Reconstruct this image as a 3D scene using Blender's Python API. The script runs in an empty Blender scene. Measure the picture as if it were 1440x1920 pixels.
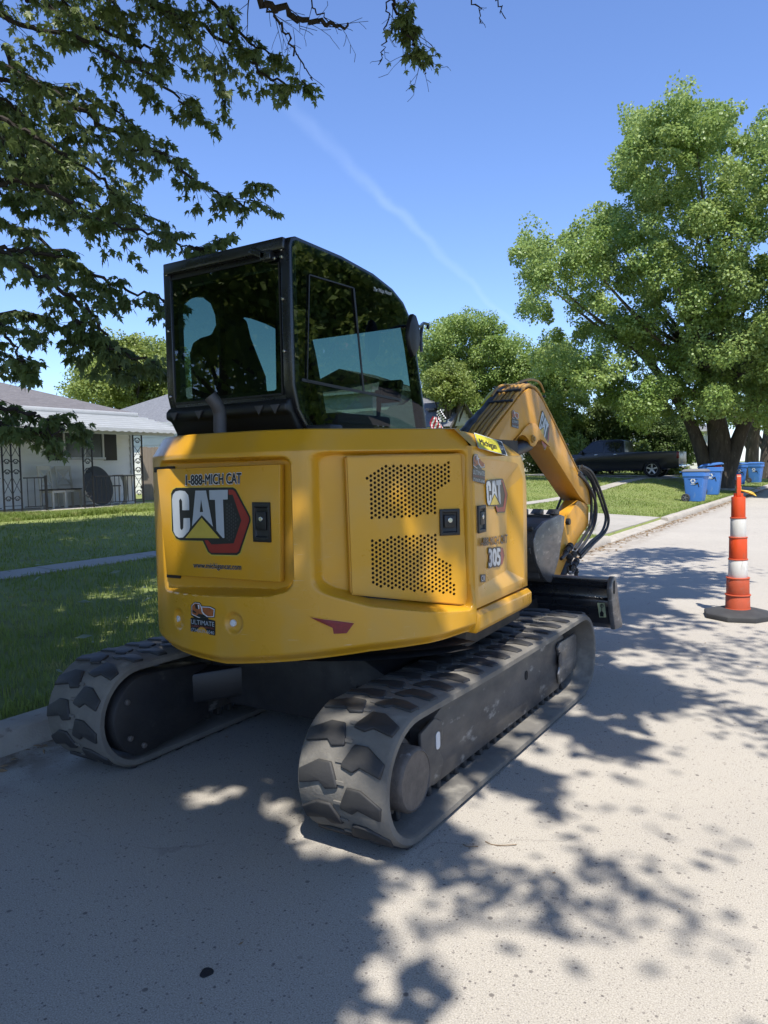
import bpy, bmesh, math, random
import numpy as np
from mathutils import Vector, Matrix
from mathutils.geometry import delaunay_2d_cdt

random.seed(7)
RNG = np.random.default_rng(7)
SC = bpy.context.scene
COL = SC.collection
R = math.radians

# ------------------------------------------------------------------ camera
CAM_POS = Vector((2.381, -3.474, 1.459))
CAM_YAW, CAM_PITCH, CAM_ROLL, CAM_F = 0.5589, 0.0579, 0.02095, 1398.6   # street runs along +Y, focal length in photo pixels
cam = bpy.data.cameras.new('camera')
cam.sensor_fit = 'VERTICAL'
cam.sensor_height = 36.0
cam.lens = CAM_F / 1920.0 * 36.0
cam.clip_start = 0.05
cam.clip_end = 3000
camo = bpy.data.objects.new('camera', cam)
COL.objects.link(camo)
camo.matrix_world = (Matrix.Translation(CAM_POS) @ Matrix.Rotation(CAM_YAW, 4, 'Z')
                     @ Matrix.Rotation(math.pi / 2 - CAM_PITCH, 4, 'X') @ Matrix.Rotation(-CAM_ROLL, 4, 'Z'))
SC.camera = camo

# ------------------------------------------------------------------ sky, sun, exposure
SUN_EL = R(62)
SUN_AZ = Vector((0.62, -0.785))            # horizontal direction towards the sun
SUN_DIR = Vector((SUN_AZ.x * math.cos(SUN_EL), SUN_AZ.y * math.cos(SUN_EL), math.sin(SUN_EL))).normalized()
world = bpy.data.worlds.new('World')
SC.world = world
world.use_nodes = True
wn, wl = world.node_tree.nodes, world.node_tree.links
wn.clear()
w_out = wn.new('ShaderNodeOutputWorld')
w_bg = wn.new('ShaderNodeBackground')
w_sky = wn.new('ShaderNodeTexSky')
w_sky.sky_type = 'NISHITA'
w_sky.sun_disc = False
w_sky.sun_elevation = SUN_EL
w_sky.sun_rotation = math.atan2(SUN_AZ.x, SUN_AZ.y)
w_sky.altitude = 200
w_sky.air_density = 1.0
w_sky.dust_density = 0.3
w_sky.ozone_density = 3.0
w_bg.inputs['Strength'].default_value = 0.132
wl.new(w_bg.outputs[0], w_out.inputs[0])
SUN = bpy.data.lights.new('sun', 'SUN')
SUN.energy = 4.8
SUN.angle = R(0.53)
SUN.color = (1.0, 0.955, 0.88)
suno = bpy.data.objects.new('sun', SUN)
COL.objects.link(suno)
suno.rotation_euler = SUN_DIR.to_track_quat('Z', 'Y').to_euler()
suno.location = SUN_DIR * 40
SC.view_settings.view_transform = 'Standard'
SC.view_settings.look = 'None'
SC.view_settings.exposure = 0.56
SC.view_settings.gamma = 1.0
SC.render.engine = 'CYCLES'
SC.cycles.use_denoising = True
SC.cycles.max_bounces = 8
SC.cycles.transparent_max_bounces = 16
SC.cycles.caustics_reflective = False
SC.cycles.caustics_refractive = False

# ------------------------------------------------------------------ photo rays -> places
_CAMM = camo.matrix_world.to_3x3()
def ray(x, y):
    return (_CAMM @ Vector(((x - 720) / CAM_F, -(y - 960) / CAM_F, -1.0)))
def on_u(x, y, u):
    d = ray(x, y); return CAM_POS + d * ((u - CAM_POS.x) / d.x)
def on_v(x, y, v):
    d = ray(x, y); return CAM_POS + d * ((v - CAM_POS.y) / d.y)
def on_z(x, y, z):
    d = ray(x, y); return CAM_POS + d * ((z - CAM_POS.z) / d.z)
def at_dist(x, y, t):
    return CAM_POS + ray(x, y).normalized() * t
def on_plane(x, y, p, n):
    d = ray(x, y); p = Vector(p); n = Vector(n); return CAM_POS + d * ((p - CAM_POS).dot(n) / d.dot(n))
def on_cyl(x, y, r):
    d = ray(x, y); a = d.x ** 2 + d.y ** 2; b = CAM_POS.x * d.x + CAM_POS.y * d.y; c = CAM_POS.x ** 2 + CAM_POS.y ** 2 - r * r
    D = max(0.0, b * b - a * c); return CAM_POS + d * ((-b - math.sqrt(D)) / a)

# contrail: a thin far streak of ice cloud, laid along a great circle of the sky dome
_c1 = ray(560, 215).normalized(); _c2 = ray(955, 600).normalized()
_cn = _c1.cross(_c2).normalized(); _cm = ((_c1 + _c2) * 0.5).normalized()
_ct = _cn.cross(_cm).normalized()
def _wv(v):
    n = wn.new('ShaderNodeCombineXYZ'); n.inputs[0].default_value, n.inputs[1].default_value, n.inputs[2].default_value = v; return n
def _wm(op, a, b=None):
    n = wn.new('ShaderNodeMath'); n.operation = op
    for i, q in enumerate((a, b)):
        if q is None: continue
        if isinstance(q, (int, float)): n.inputs[i].default_value = q
        else: wl.new(q, n.inputs[i])
    return n.outputs[0]
def _wdot(sock, v):
    n = wn.new('ShaderNodeVectorMath'); n.operation = 'DOT_PRODUCT'
    wl.new(sock, n.inputs[0]); wl.new(_wv(v).outputs[0], n.inputs[1]); return n.outputs['Value']
w_tc = wn.new('ShaderNodeTexCoord')
_dir = w_tc.outputs['Generated']
w_noi = wn.new('ShaderNodeTexNoise'); w_noi.inputs['Scale'].default_value = 26; w_noi.inputs['Detail'].default_value = 6
w_noi2 = wn.new('ShaderNodeTexNoise'); w_noi2.inputs['Scale'].default_value = 7; w_noi2.inputs['Detail'].default_value = 3
wl.new(_dir, w_noi.inputs['Vector']); wl.new(_dir, w_noi2.inputs['Vector'])
_off = _wm('ADD', _wdot(_dir, _cn), _wm('MULTIPLY', _wm('SUBTRACT', w_noi.outputs[0], 0.5), 0.02))
_along = _wdot(_dir, _ct)
_half = math.asin(max(-1, min(1, _ct.dot(_c2))))
_wid = _wm('MAXIMUM', _wm('ADD', _wm('MULTIPLY', _along, -0.020), 0.0100), 0.004)
_prof = _wm('MAXIMUM', _wm('SUBTRACT', 1.0, _wm('ABSOLUTE', _wm('DIVIDE', _off, _wid))), 0.0)
_prof = _wm('MULTIPLY', _prof, _wm('MULTIPLY', _prof, _wm('SUBTRACT', 3.0, _wm('MULTIPLY', _prof, 2.0))))
_fade = _wm('MAXIMUM', _wm('SUBTRACT', 1.0, _wm('POWER', _wm('ABSOLUTE', _wm('DIVIDE', _along, abs(_half) * 1.35)), 4.0)), 0.0)
_fwd = _wm('GREATER_THAN', _wdot(_dir, _cm), 0.0)
_amt = _wm('MULTIPLY', _wm('MULTIPLY', _prof, _fade), _wm('MULTIPLY', _fwd, _wm('MULTIPLY', _wm('SUBTRACT', w_noi2.outputs[0], 0.18), 0.27)))
w_mix = wn.new('ShaderNodeMix'); w_mix.data_type = 'RGBA'
wl.new(_wm('MINIMUM', _wm('MAXIMUM', _amt, 0.0), 0.6), w_mix.inputs[0])
wl.new(w_sky.outputs[0], w_mix.inputs[6]); w_mix.inputs[7].default_value = (5.2, 6.0, 6.6, 1)
w_tint = wn.new('ShaderNodeMix'); w_tint.data_type = 'RGBA'; w_tint.blend_type = 'MULTIPLY'; w_tint.inputs[0].default_value = 1.0
wl.new(w_mix.outputs[2], w_tint.inputs[6]); w_tint.inputs[7].default_value = (0.94, 1.02, 1.28, 1)      # the phone's rendering of clear sky blue
wl.new(w_tint.outputs[2], w_bg.inputs['Color'])

# ------------------------------------------------------------------ helpers
def lin(c):
    return tuple((x / 12.92 if x <= 0.04045 else ((x + 0.055) / 1.055) ** 2.4) for x in c)
def S(r, g, b):
    return lin((r / 255, g / 255, b / 255))
MATS = {}
def mat(name, col, rough=0.6, metal=0.0, col2=None, nscale=4.0, namt=0.5, detail=6, bump=0.0, bscale=60.0, coat=0.0, spec=0.5,
        trans=0.0, emit=None, stretch=None, col3=None, n3scale=20, n3lo=0.6, n3hi=0.7, rvar=0.0, coords='Object'):
    """Principled paint with a slow two-tone variation, an optional third tone in flecks, and fine relief."""
    m = bpy.data.materials.new(name); m.use_nodes = True
    nt = m.node_tree; n, l = nt.nodes, nt.links
    p = n['Principled BSDF']
    p.inputs['Base Color'].default_value = (*col, 1)
    p.inputs['Roughness'].default_value = rough
    p.inputs['Metallic'].default_value = metal
    p.inputs['Coat Weight'].default_value = coat
    p.inputs['Coat Roughness'].default_value = 0.132
    p.inputs['Specular IOR Level'].default_value = spec
    tc = n.new('ShaderNodeTexCoord'); mp = n.new('ShaderNodeMapping')
    l.new(tc.outputs[coords], mp.inputs[0])
    if stretch: mp.inputs['Scale'].default_value = stretch
    vec = mp.outputs[0]
    def noise(s, d=detail, r=0.6):
        t = n.new('ShaderNodeTexNoise'); t.inputs['Scale'].default_value = s; t.inputs['Detail'].default_value = d; t.inputs['Roughness'].default_value = r
        l.new(vec, t.inputs['Vector']); return t.outputs[0]
    def ramp(src, lo, hi):
        t = n.new('ShaderNodeMapRange'); t.inputs['From Min'].default_value = lo; t.inputs['From Max'].default_value = hi; l.new(src, t.inputs[0]); return t.outputs[0]
    def mix(f, a, b):
        t = n.new('ShaderNodeMix'); t.data_type = 'RGBA'; l.new(f, t.inputs[0])
        for i, q in ((6, a), (7, b)):
            if isinstance(q, tuple): t.inputs[i].default_value = (*q, 1)
            else: l.new(q, t.inputs[i])
        return t.outputs[2]
    last = None
    if col2 is not None:
        f = ramp(noise(nscale), 0.5 - 0.25 / max(namt, .05) * .5, 0.5 + 0.25 / max(namt, .05) * .5)
        last = mix(f, col, col2)
    if col3 is not None:
        f = ramp(noise(n3scale, 4), n3lo, n3hi)
        last = mix(f, last if last is not None else col, col3)
    if last is not None: l.new(last, p.inputs['Base Color'])
    if rvar:
        f = noise(nscale * 2.3)
        t = n.new('ShaderNodeMapRange'); t.inputs['From Min'].default_value = .3; t.inputs['From Max'].default_value = .7
        t.inputs['To Min'].default_value = max(0.02, rough - rvar); t.inputs['To Max'].default_value = min(1, rough + rvar)
        l.new(f, t.inputs[0]); l.new(t.outputs[0], p.inputs['Roughness'])
    if bump:
        b = n.new('ShaderNodeBump'); b.inputs['Strength'].default_value = bump; b.inputs['Distance'].default_value = 0.01
        l.new(noise(bscale, 4), b.inputs['Height']); l.new(b.outputs[0], p.inputs['Normal'])
    if trans:
        o = n['Material Output']; tr = n.new('ShaderNodeBsdfTranslucent'); mx = n.new('ShaderNodeMixShader'); mx.inputs[0].default_value = trans
        if last is not None:
            h = n.new('ShaderNodeHueSaturation'); h.inputs['Value'].default_value = 1.5; h.inputs['Hue'].default_value = 0.485
            l.new(last, h.inputs['Color']); l.new(h.outputs[0], tr.inputs[0])
        else: tr.inputs[0].default_value = (col[0] * 1.5, col[1] * 1.5, col[2], 1)
        l.new(p.outputs[0], mx.inputs[1]); l.new(tr.outputs[0], mx.inputs[2]); l.new(mx.outputs[0], o.inputs[0])
    if emit: p.inputs['Emission Color'].default_value = (*emit[:3], 1); p.inputs['Emission Strength'].default_value = emit[3]
    MATS[name] = m
    return m
def glass(name, tint, refl=1.0, rough=0.01):
    m = bpy.data.materials.new(name); m.use_nodes = True
    n, l = m.node_tree.nodes, m.node_tree.links; n.remove(n['Principled BSDF'])
    t = n.new('ShaderNodeBsdfTransparent'); t.inputs[0].default_value = (*tint, 1)
    g = n.new('ShaderNodeBsdfGlossy'); g.inputs['Roughness'].default_value = rough; g.inputs[0].default_value = (refl, refl, refl, 1)
    ge = n.new('ShaderNodeNewGeometry'); dt = n.new('ShaderNodeVectorMath'); dt.operation = 'DOT_PRODUCT'; l.new(ge.outputs['Normal'], dt.inputs[0]); l.new(ge.outputs['Incoming'], dt.inputs[1])
    def mth(op, a, b):
        q = n.new('ShaderNodeMath'); q.operation = op
        for i, w in enumerate((a, b)):
            if isinstance(w, (int, float)): q.inputs[i].default_value = w
            else: l.new(w, q.inputs[i])
        return q.outputs[0]
    fr = mth('ADD', mth('MULTIPLY', mth('POWER', mth('SUBTRACT', 1.0, mth('ABSOLUTE', dt.outputs['Value'], 0)), 5.0), .90), .105)   # both faces of the pane together
    x = n.new('ShaderNodeMixShader'); l.new(fr, x.inputs[0]); l.new(t.outputs[0], x.inputs[1]); l.new(g.outputs[0], x.inputs[2])
    l.new(x.outputs[0], n['Material Output'].inputs[0]); MATS[name] = m; return m

def tag(o, label=None, cat=None, group=None, kind=None):
    if label: o['label'] = label
    if cat: o['category'] = cat
    if group: o['group'] = group
    if kind: o['kind'] = kind
    return o
def empty(name, loc=(0, 0, 0), rz=0.0):
    o = bpy.data.objects.new(name, None); o.empty_display_size = 0.2; o.location = loc; o.rotation_euler = (0, 0, rz); COL.objects.link(o); return o
def raw(name, V, F, m, parent=None, smooth=False, loose_tris=None):
    """fast mesh from numpy arrays: V (n,3); F list of tuples or an (m,k) int array"""
    me = bpy.data.meshes.new(name)
    V = np.asarray(V, dtype=np.float32)
    if isinstance(F, np.ndarray):
        k = F.shape[1]; nf = F.shape[0]
        me.vertices.add(len(V)); me.vertices.foreach_set('co', V.ravel())
        me.loops.add(nf * k); me.loops.foreach_set('vertex_index', F.astype(np.int32).ravel())
        me.polygons.add(nf); me.polygons.foreach_set('loop_start', np.arange(0, nf * k, k, dtype=np.int32))
        try: me.polygons.foreach_set('loop_total', np.full(nf, k, dtype=np.int32))
        except Exception: pass
        me.update(calc_edges=True)
    else:
        me.from_pydata([tuple(map(float, v)) for v in V], [], F); me.update()
    if smooth: me.polygons.foreach_set('use_smooth', np.ones(len(me.polygons), dtype=bool))
    me.materials.append(MATS[m] if isinstance(m, str) else m)
    o = bpy.data.objects.new(name, me); COL.objects.link(o)
    if parent is not None: o.parent = parent
    return o
def share(src, name, parent, loc=(0, 0, 0), rot=(0, 0, 0), scale=(1, 1, 1), mw=None):
    o = bpy.data.objects.new(name, src.data); COL.objects.link(o); o.parent = parent
    if mw is not None: o.matrix_local = mw
    else: o.location = loc; o.rotation_euler = rot; o.scale = scale
    return o
def children(o):
    return [c for c in COL.objects if c.parent == o]
def copy_tree(o, parent=None):
    c = o.copy(); COL.objects.link(c); c.parent = parent
    for ch in children(o): copy_tree(ch, c)
    return c

class MB:
    def __init__(s): s.v = []; s.f = []
    def add(s, V, F, M=None):
        b = len(s.v)
        for p in V:
            p = Vector(p); s.v.append(M @ p if M is not None else p)
        s.f += [tuple(b + i for i in f) for f in F]; return s
    def box(s, c, d, M=None, taper=1.0):
        x, y, z = d[0] / 2, d[1] / 2, d[2] / 2; t = taper
        V = [(-x, -y, -z), (x, -y, -z), (x, y, -z), (-x, y, -z), (-x * t, -y * t, z), (x * t, -y * t, z), (x * t, y * t, z), (-x * t, y * t, z)]
        T = Matrix.Translation(c) @ (M if M is not None else Matrix())
        return s.add(V, [(0, 3, 2, 1), (4, 5, 6, 7), (0, 1, 5, 4), (1, 2, 6, 5), (2, 3, 7, 6), (3, 0, 4, 7)], T)
    def bar(s, a, b, w, h, up=(0, 0, 1)):
        a, b = Vector(a), Vector(b); d = b - a; L = d.length
        if L < 1e-6: return s
        d /= L; up = Vector(up)
        x = d.cross(up)
        if x.length < 1e-4: x = d.cross(Vector((1, 0, 0)))
        x.normalize(); z = x.cross(d)
        M = Matrix((x, d, z)).transposed().to_4x4(); M.translation = (a + b) / 2
        return s.add([(i * w / 2, j * L / 2, k * h / 2) for k in (-1, 1) for i, j in ((-1, -1), (1, -1), (1, 1), (-1, 1))],
                     [(0, 3, 2, 1), (4, 5, 6, 7), (0, 1, 5, 4), (1, 2, 6, 5), (2, 3, 7, 6), (3, 0, 4, 7)], M)
    def tube(s, pts, r, n=8, cap=True, closed=False):
        pts = [Vector(p) for p in pts]; N = len(pts)
        rs = r if isinstance(r, (list, tuple)) else [r] * N
        b = len(s.v); prev = None
        for i, p in enumerate(pts):
            if closed: t = pts[(i + 1) % N] - pts[i - 1]
            else: t = pts[min(i + 1, N - 1)] - pts[max(i - 1, 0)]
            if t.length < 1e-9: t = Vector((0, 0, 1))
            t.normalize()
            if prev is None:
                x = t.cross(Vector((0, 0, 1)))
                if x.length < 1e-3: x = t.cross(Vector((1, 0, 0)))
            else:
                x = prev - t * prev.dot(t)
                if x.length < 1e-4: x = t.cross(Vector((0, 0, 1)))
            x.normalize(); prev = x; y = t.cross(x)
            for k in range(n):
                a = 2 * math.pi * k / n; s.v.append(p + (x * math.cos(a) + y * math.sin(a)) * rs[i])
        for i in range(N if closed else N - 1):
            j = (i + 1) % N
            for k in range(n): s.f.append((b + i * n + k, b + i * n + (k + 1) % n, b + j * n + (k + 1) % n, b + j * n + k))
        if cap and not closed:
            s.f.append(tuple(b + k for k in reversed(range(n)))); s.f.append(tuple(b + (N - 1) * n + k for k in range(n)))
        return s
    def lathe(s, prof, n=24, M=None, cap=True):
        V = []; F = []; N = len(prof)
        for r, z in prof:
            for k in range(n):
                a = 2 * math.pi * k / n; V.append((r * math.cos(a), r * math.sin(a), z))
        for i in range(N - 1):
            for k in range(n): F.append((i * n + k, i * n + (k + 1) % n, (i + 1) * n + (k + 1) % n, (i + 1) * n + k))
        if cap: F.append(tuple(reversed(range(n)))); F.append(tuple((N - 1) * n + k for k in range(n)))
        return s.add(V, F, M)
    def prism(s, poly, f, t0, t1):
        """poly of 2D points, f(a,b,t)->3D, extruded between t0 and t1"""
        n = len(poly); V = [f(a, b, t0) for a, b in poly] + [f(a, b, t1) for a, b in poly]
        F = [(i, (i + 1) % n, n + (i + 1) % n, n + i) for i in range(n)] + [tuple(reversed(range(n))), tuple(range(n, 2 * n))]
        return s.add(V, F)
    def loft(s, loops, cap=True, closed=False):
        n = len(loops[0]); b = len(s.v)
        for L in loops: s.v += [Vector(p) for p in L]
        m = len(loops)
        for i in range(m if closed else m - 1):
            j = (i + 1) % m
            for k in range(n): s.f.append((b + i * n + k, b + i * n + (k + 1) % n, b + j * n + (k + 1) % n, b + j * n + k))
        if cap and not closed: s.f.append(tuple(b + k for k in reversed(range(n)))); s.f.append(tuple(b + (m - 1) * n + k for k in range(n)))
        return s
    def build(s, name, m, parent=None, bevel=0.0, seg=2, smooth=False, ang=35):
        me = bpy.data.meshes.new(name); bm = bmesh.new()
        vs = [bm.verts.new(p) for p in s.v]
        for f in s.f:
            try: bm.faces.new([vs[i] for i in f])
            except ValueError: pass
        bmesh.ops.recalc_face_normals(bm, faces=bm.faces)
        if bevel > 0:
            es = [e for e in bm.edges if len(e.link_faces) == 2 and e.calc_face_angle(0) > R(ang)]
            bmesh.ops.bevel(bm, geom=es, offset=bevel, offset_type='OFFSET', segments=seg, profile=0.5, affect='EDGES', clamp_overlap=True)
        bm.to_mesh(me); bm.free()
        if smooth or bevel > 0:
            me.polygons.foreach_set('use_smooth', np.ones(len(me.polygons), dtype=bool))
            try: me.set_sharp_from_angle(angle=R(40))
            except Exception: pass
        me.materials.append(MATS[m] if isinstance(m, str) else m)
        o = bpy.data.objects.new(name, me); COL.objects.link(o)
        if parent is not None: o.parent = parent
        return o

def spline(pts, n=8):
    """Catmull-Rom through points"""
    P = [Vector(p) for p in pts]; P = [P[0] * 2 - P[1]] + P + [P[-1] * 2 - P[-2]]; out = []
    for i in range(1, len(P) - 2):
        for k in range(n):
            t = k / n; a, b, c, d = P[i - 1], P[i], P[i + 1], P[i + 2]
            out.append(0.5 * ((2 * b) + (c - a) * t + (2 * a - 5 * b + 4 * c - d) * t * t + (3 * b - a - 3 * c + d) * t ** 3))
    out.append(P[-2]); return out
def inside(p, poly):
    x, y = p; c = False; n = len(poly); j = n - 1
    for i in range(n):
        if (poly[i][1] > y) != (poly[j][1] > y) and x < (poly[j][0] - poly[i][0]) * (y - poly[i][1]) / (poly[j][1] - poly[i][1]) + poly[i][0]: c = not c
        j = i
    return c
def fill(poly, holes=(), extra=()):
    """triangulate a polygon with holes -> verts2d, tris"""
    vs = []; es = []
    for L in [poly] + list(holes):
        b = len(vs); vs += [Vector(p) for p in L]; es += [(b + i, b + (i + 1) % len(L)) for i in range(len(L))]
    vs += [Vector(p) for p in extra]
    ov, oe, of, _, _, _ = delaunay_2d_cdt(vs, es, [], 0, 1e-7)
    T = []
    for f in of:
        c = sum((ov[i] for i in f), Vector((0, 0))) / len(f)
        if inside(c, poly) and not any(inside(c, h) for h in holes): T.append(tuple(f))
    return ov, T
def decal(name, polys, fmap, m, parent, extra=()):
    """flat print: polys = list of (outer, holes); fmap(a,b)->3D"""
    V = []; F = []
    for P, Hs in polys:
        ov, T = fill(P, Hs, [e for e in extra if inside(e, P)])
        b = len(V); V += [fmap(p[0], p[1]) for p in ov]; F += [tuple(b + i for i in t) for t in T]
    return raw(name, V, F, m, parent)
def text_shapes(s, bold=0.0, shear=0.0, spacing=1.0):
    cu = bpy.data.curves.new('lettering', 'FONT'); cu.body = s; cu.offset = bold; cu.shear = shear; cu.space_character = spacing; cu.resolution_u = 3
    o = bpy.data.objects.new('lettering', cu); COL.objects.link(o)
    dg = bpy.context.evaluated_depsgraph_get(); dg.update()
    me = o.evaluated_get(dg).to_mesh()
    V = [(v.co.x, v.co.y) for v in me.vertices]; F = [tuple(p.vertices) for p in me.polygons]
    o.evaluated_get(dg).to_mesh_clear()
    bpy.data.objects.remove(o); bpy.data.curves.remove(cu)
    return V, F
def text(name, s, fmaps, m, parent, bold=0.0, shear=0.0, spacing=1.0):
    """fmaps: a map, or a list of maps (each a hair further out): the copies are shifted sideways to thicken the strokes.
    a map takes a in 0..1 along the line and b in cap heights"""
    V, F = text_shapes(s, 0.0, shear, spacing)
    x0 = min(v[0] for v in V); x1 = max(v[0] for v in V); h = 0.70; W = x1 - x0
    if not isinstance(fmaps, (list, tuple)): fmaps = [fmaps]
    sh = [(0, 0)] if len(fmaps) == 1 else [(0, 0), (-bold, 0), (bold, 0), (-bold, bold * .7), (bold, -bold * .7), (0, bold * .8), (0, -bold * .8), (bold, bold * .7), (-bold, -bold * .7)][:len(fmaps)]
    VV = []; FF = []
    for fm, (dx, dy) in zip(fmaps, sh):
        b = len(VV); VV += [fm((v[0] - x0 + dx) / W, (v[1] + dy) / h) for v in V]; FF += [tuple(b + i for i in f) for f in F]
    return raw(name, VV, FF, m, parent)

# ------------------------------------------------------------------ materials
mat('lawn_soil', (0.15, 0.19, 0.05), 0.95, col2=(0.21, 0.24, 0.065), nscale=0.7, namt=0.6, bump=0.5, bscale=30, col3=(0.13, 0.11, 0.05), n3scale=3.0, n3lo=.55, n3hi=.75)
mat('grass_blades', (0.150, 0.215, 0.036), 0.55, col2=(0.260, 0.315, 0.075), nscale=0.55, namt=0.8, detail=8, trans=0.35, col3=(0.32, 0.31, 0.12), n3scale=2.2, n3lo=.56, n3hi=.72)
mat('kerb_concrete', (0.44, 0.40, 0.34), 0.9, col2=(0.33, 0.30, 0.255), nscale=3, namt=0.6, bump=0.35, bscale=90, col3=(0.2, 0.17, 0.14), n3scale=14, n3lo=.60, n3hi=.72)
mat('walk_concrete', (0.40, 0.37, 0.32), 0.9, col2=(0.31, 0.29, 0.25), nscale=1.2, namt=0.6, bump=0.3, bscale=110, col3=(0.24, 0.2, 0.16), n3scale=9, n3lo=.60, n3hi=.75)
mat('litter_brown', (0.16, 0.10, 0.055), 0.9, col2=(0.26, 0.19, 0.11), nscale=20)
mat('leaf_pale', (0.30, 0.34, 0.26), 0.7, col2=(0.2, 0.25, 0.16), nscale=6, trans=.2)
mat('tar', (0.012, 0.012, 0.014), 0.75, bump=.3, bscale=120)

def road_material():
    m = bpy.data.materials.new('road_concrete'); m.use_nodes = True; MATS['road_concrete'] = m
    n, l = m.node_tree.nodes, m.node_tree.links; p = n['Principled BSDF']
    tc = n.new('ShaderNodeTexCoord'); V = tc.outputs['Object']
    def noise(s, d=5, r=.6):
        t = n.new('ShaderNodeTexNoise'); t.inputs['Scale'].default_value = s; t.inputs['Detail'].default_value = d; t.inputs['Roughness'].default_value = r; l.new(V, t.inputs['Vector']); return t.outputs[0]
    def vor(s, f='F1'):
        t = n.new('ShaderNodeTexVoronoi'); t.inputs['Scale'].default_value = s; l.new(V, t.inputs['Vector']); return t
    def rng(src, a, b, c=0., d=1.):
        t = n.new('ShaderNodeMapRange'); 
        for i, q in ((1, a), (2, b), (3, c), (4, d)): t.inputs[i].default_value = q
        l.new(src, t.inputs[0]); return t.outputs[0]
    def mix(f, a, b, mode='MIX'):
        t = n.new('ShaderNodeMix'); t.data_type = 'RGBA'; t.blend_type = mode
        if isinstance(f, float): t.inputs[0].default_value = f
        else: l.new(f, t.inputs[0])
        for i, q in ((6, a), (7, b)):
            if isinstance(q, tuple): t.inputs[i].default_value = (*q, 1)
            else: l.new(q, t.inputs[i])
        return t.outputs[2]
    c = mix(rng(noise(0.55, 8), .32, .68), (0.40, 0.365, 0.315), (0.475, 0.44, 0.38))
    c = mix(rng(noise(3.3, 6), .40, .62), c, (0.42, 0.388, 0.34))
    # sand grain
    c = mix(rng(noise(210, 3, .65), .35, .65), mix(0.6, c, (0.20, 0.18, 0.15)), mix(0.5, c, (0.62, 0.57, 0.49)))
    # exposed stones of the aggregate, a share of the cells only
    for sc, keep, col in ((120, .80, (0.15, 0.13, 0.12)), (62, .86, (0.12, 0.105, 0.10)), (85, .87, (0.50, 0.46, 0.40)), (34, .965, (0.13, 0.115, 0.105))):
        v = vor(sc); sep = n.new('ShaderNodeSeparateColor'); l.new(v.outputs['Color'], sep.inputs[0])
        a = rng(v.outputs['Distance'], .33, .24); b = rng(sep.outputs[0], keep, keep + .01)
        t = n.new('ShaderNodeMath'); t.operation = 'MULTIPLY'; l.new(a, t.inputs[0]); l.new(b, t.inputs[1])
        t2 = n.new('ShaderNodeMath'); t2.operation = 'MULTIPLY'; l.new(t.outputs[0], t2.inputs[0]); l.new(rng(sep.outputs[1], 0, 1, .4, .95), t2.inputs[1])
        c = mix(t2.outputs[0], c, col)
    # old drips and oil spots
    v = vor(1.15); sep = n.new('ShaderNodeSeparateColor'); l.new(v.outputs['Color'], sep.inputs[0])
    nz = noise(26, 3)
    ad = n.new('ShaderNodeMath'); ad.operation = 'MULTIPLY_ADD'; l.new(nz, ad.inputs[0]); ad.inputs[1].default_value = .05; l.new(v.outputs['Distance'], ad.inputs[2])
    a = rng(ad.outputs[0], .075, .055); b = rng(sep.outputs[0], .78, .79)
    t = n.new('ShaderNodeMath'); t.operation = 'MULTIPLY'; l.new(a, t.inputs[0]); l.new(b, t.inputs[1])
    t2 = n.new('ShaderNodeMath'); t2.operation = 'MULTIPLY'; l.new(t.outputs[0], t2.inputs[0]); l.new(rng(sep.outputs[1], 0, 1, .2, .75), t2.inputs[1])
    c = mix(t2.outputs[0], c, (0.07, 0.065, 0.06))
    # brown staining that gathers along the gutter
    sx = n.new('ShaderNodeSeparateXYZ'); l.new(V, sx.inputs[0])
    g = n.new('ShaderNodeMath'); g.operation = 'MULTIPLY'; l.new(rng(sx.outputs[0], -.75, -1.3), g.inputs[0]); l.new(rng(noise(5, 6), .4, .62), g.inputs[1])
    c = mix(g.outputs[0], c, (0.17, 0.125, 0.085))
    # sawn cross joints and wandering hairline cracks
    jw = n.new('ShaderNodeMath'); jw.operation = 'PINGPONG'; ja = n.new('ShaderNodeMath'); ja.operation = 'ADD'; l.new(sx.outputs[1], ja.inputs[0]); ja.inputs[1].default_value = 0.9
    l.new(ja.outputs[0], jw.inputs[0]); jw.inputs[1].default_value = 2.6
    jm = n.new('ShaderNodeMath'); jm.operation = 'MULTIPLY'; l.new(rng(jw.outputs[0], .012, .006), jm.inputs[0]); l.new(rng(noise(9, 3), .3, .6, .35, .8), jm.inputs[1])
    
    wv = n.new('ShaderNodeVectorMath'); wv.operation = 'MULTIPLY_ADD'; tn = n.new('ShaderNodeTexNoise'); tn.inputs['Scale'].default_value = 1.3; tn.inputs['Detail'].default_value = 7; l.new(V, tn.inputs['Vector'])
    l.new(tn.outputs['Color'], wv.inputs[0]); wv.inputs[1].default_value = (.9, .9, .9); l.new(V, wv.inputs[2])
    vc = n.new('ShaderNodeTexVoronoi'); vc.feature = 'DISTANCE_TO_EDGE'; vc.inputs['Scale'].default_value = .27; l.new(wv.outputs[0], vc.inputs['Vector'])
    cm = n.new('ShaderNodeMath'); cm.operation = 'MULTIPLY'; l.new(rng(vc.outputs['Distance'], .0020, .0006), cm.inputs[0]); l.new(rng(noise(.6, 2), .50, .58, 0, .25), cm.inputs[1])
    c = mix(cm.outputs[0], c, (0.09, 0.08, 0.07))
    # broad worn tyre lanes, a little darker
    ln = n.new('ShaderNodeMath'); ln.operation = 'MULTIPLY'; l.new(rng(noise(.35, 6), .45, .7, 0, .22), ln.inputs[0]); ln.inputs[1].default_value = 1.0
    c = mix(ln.outputs[0], c, (0.24, 0.22, 0.20))
    l.new(c, p.inputs['Base Color'])
    p.inputs['Roughness'].default_value = .9; p.inputs['Specular IOR Level'].default_value = .25
    bp = n.new('ShaderNodeBump'); bp.inputs['Strength'].default_value = .35; bp.inputs['Distance'].default_value = .004
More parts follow.
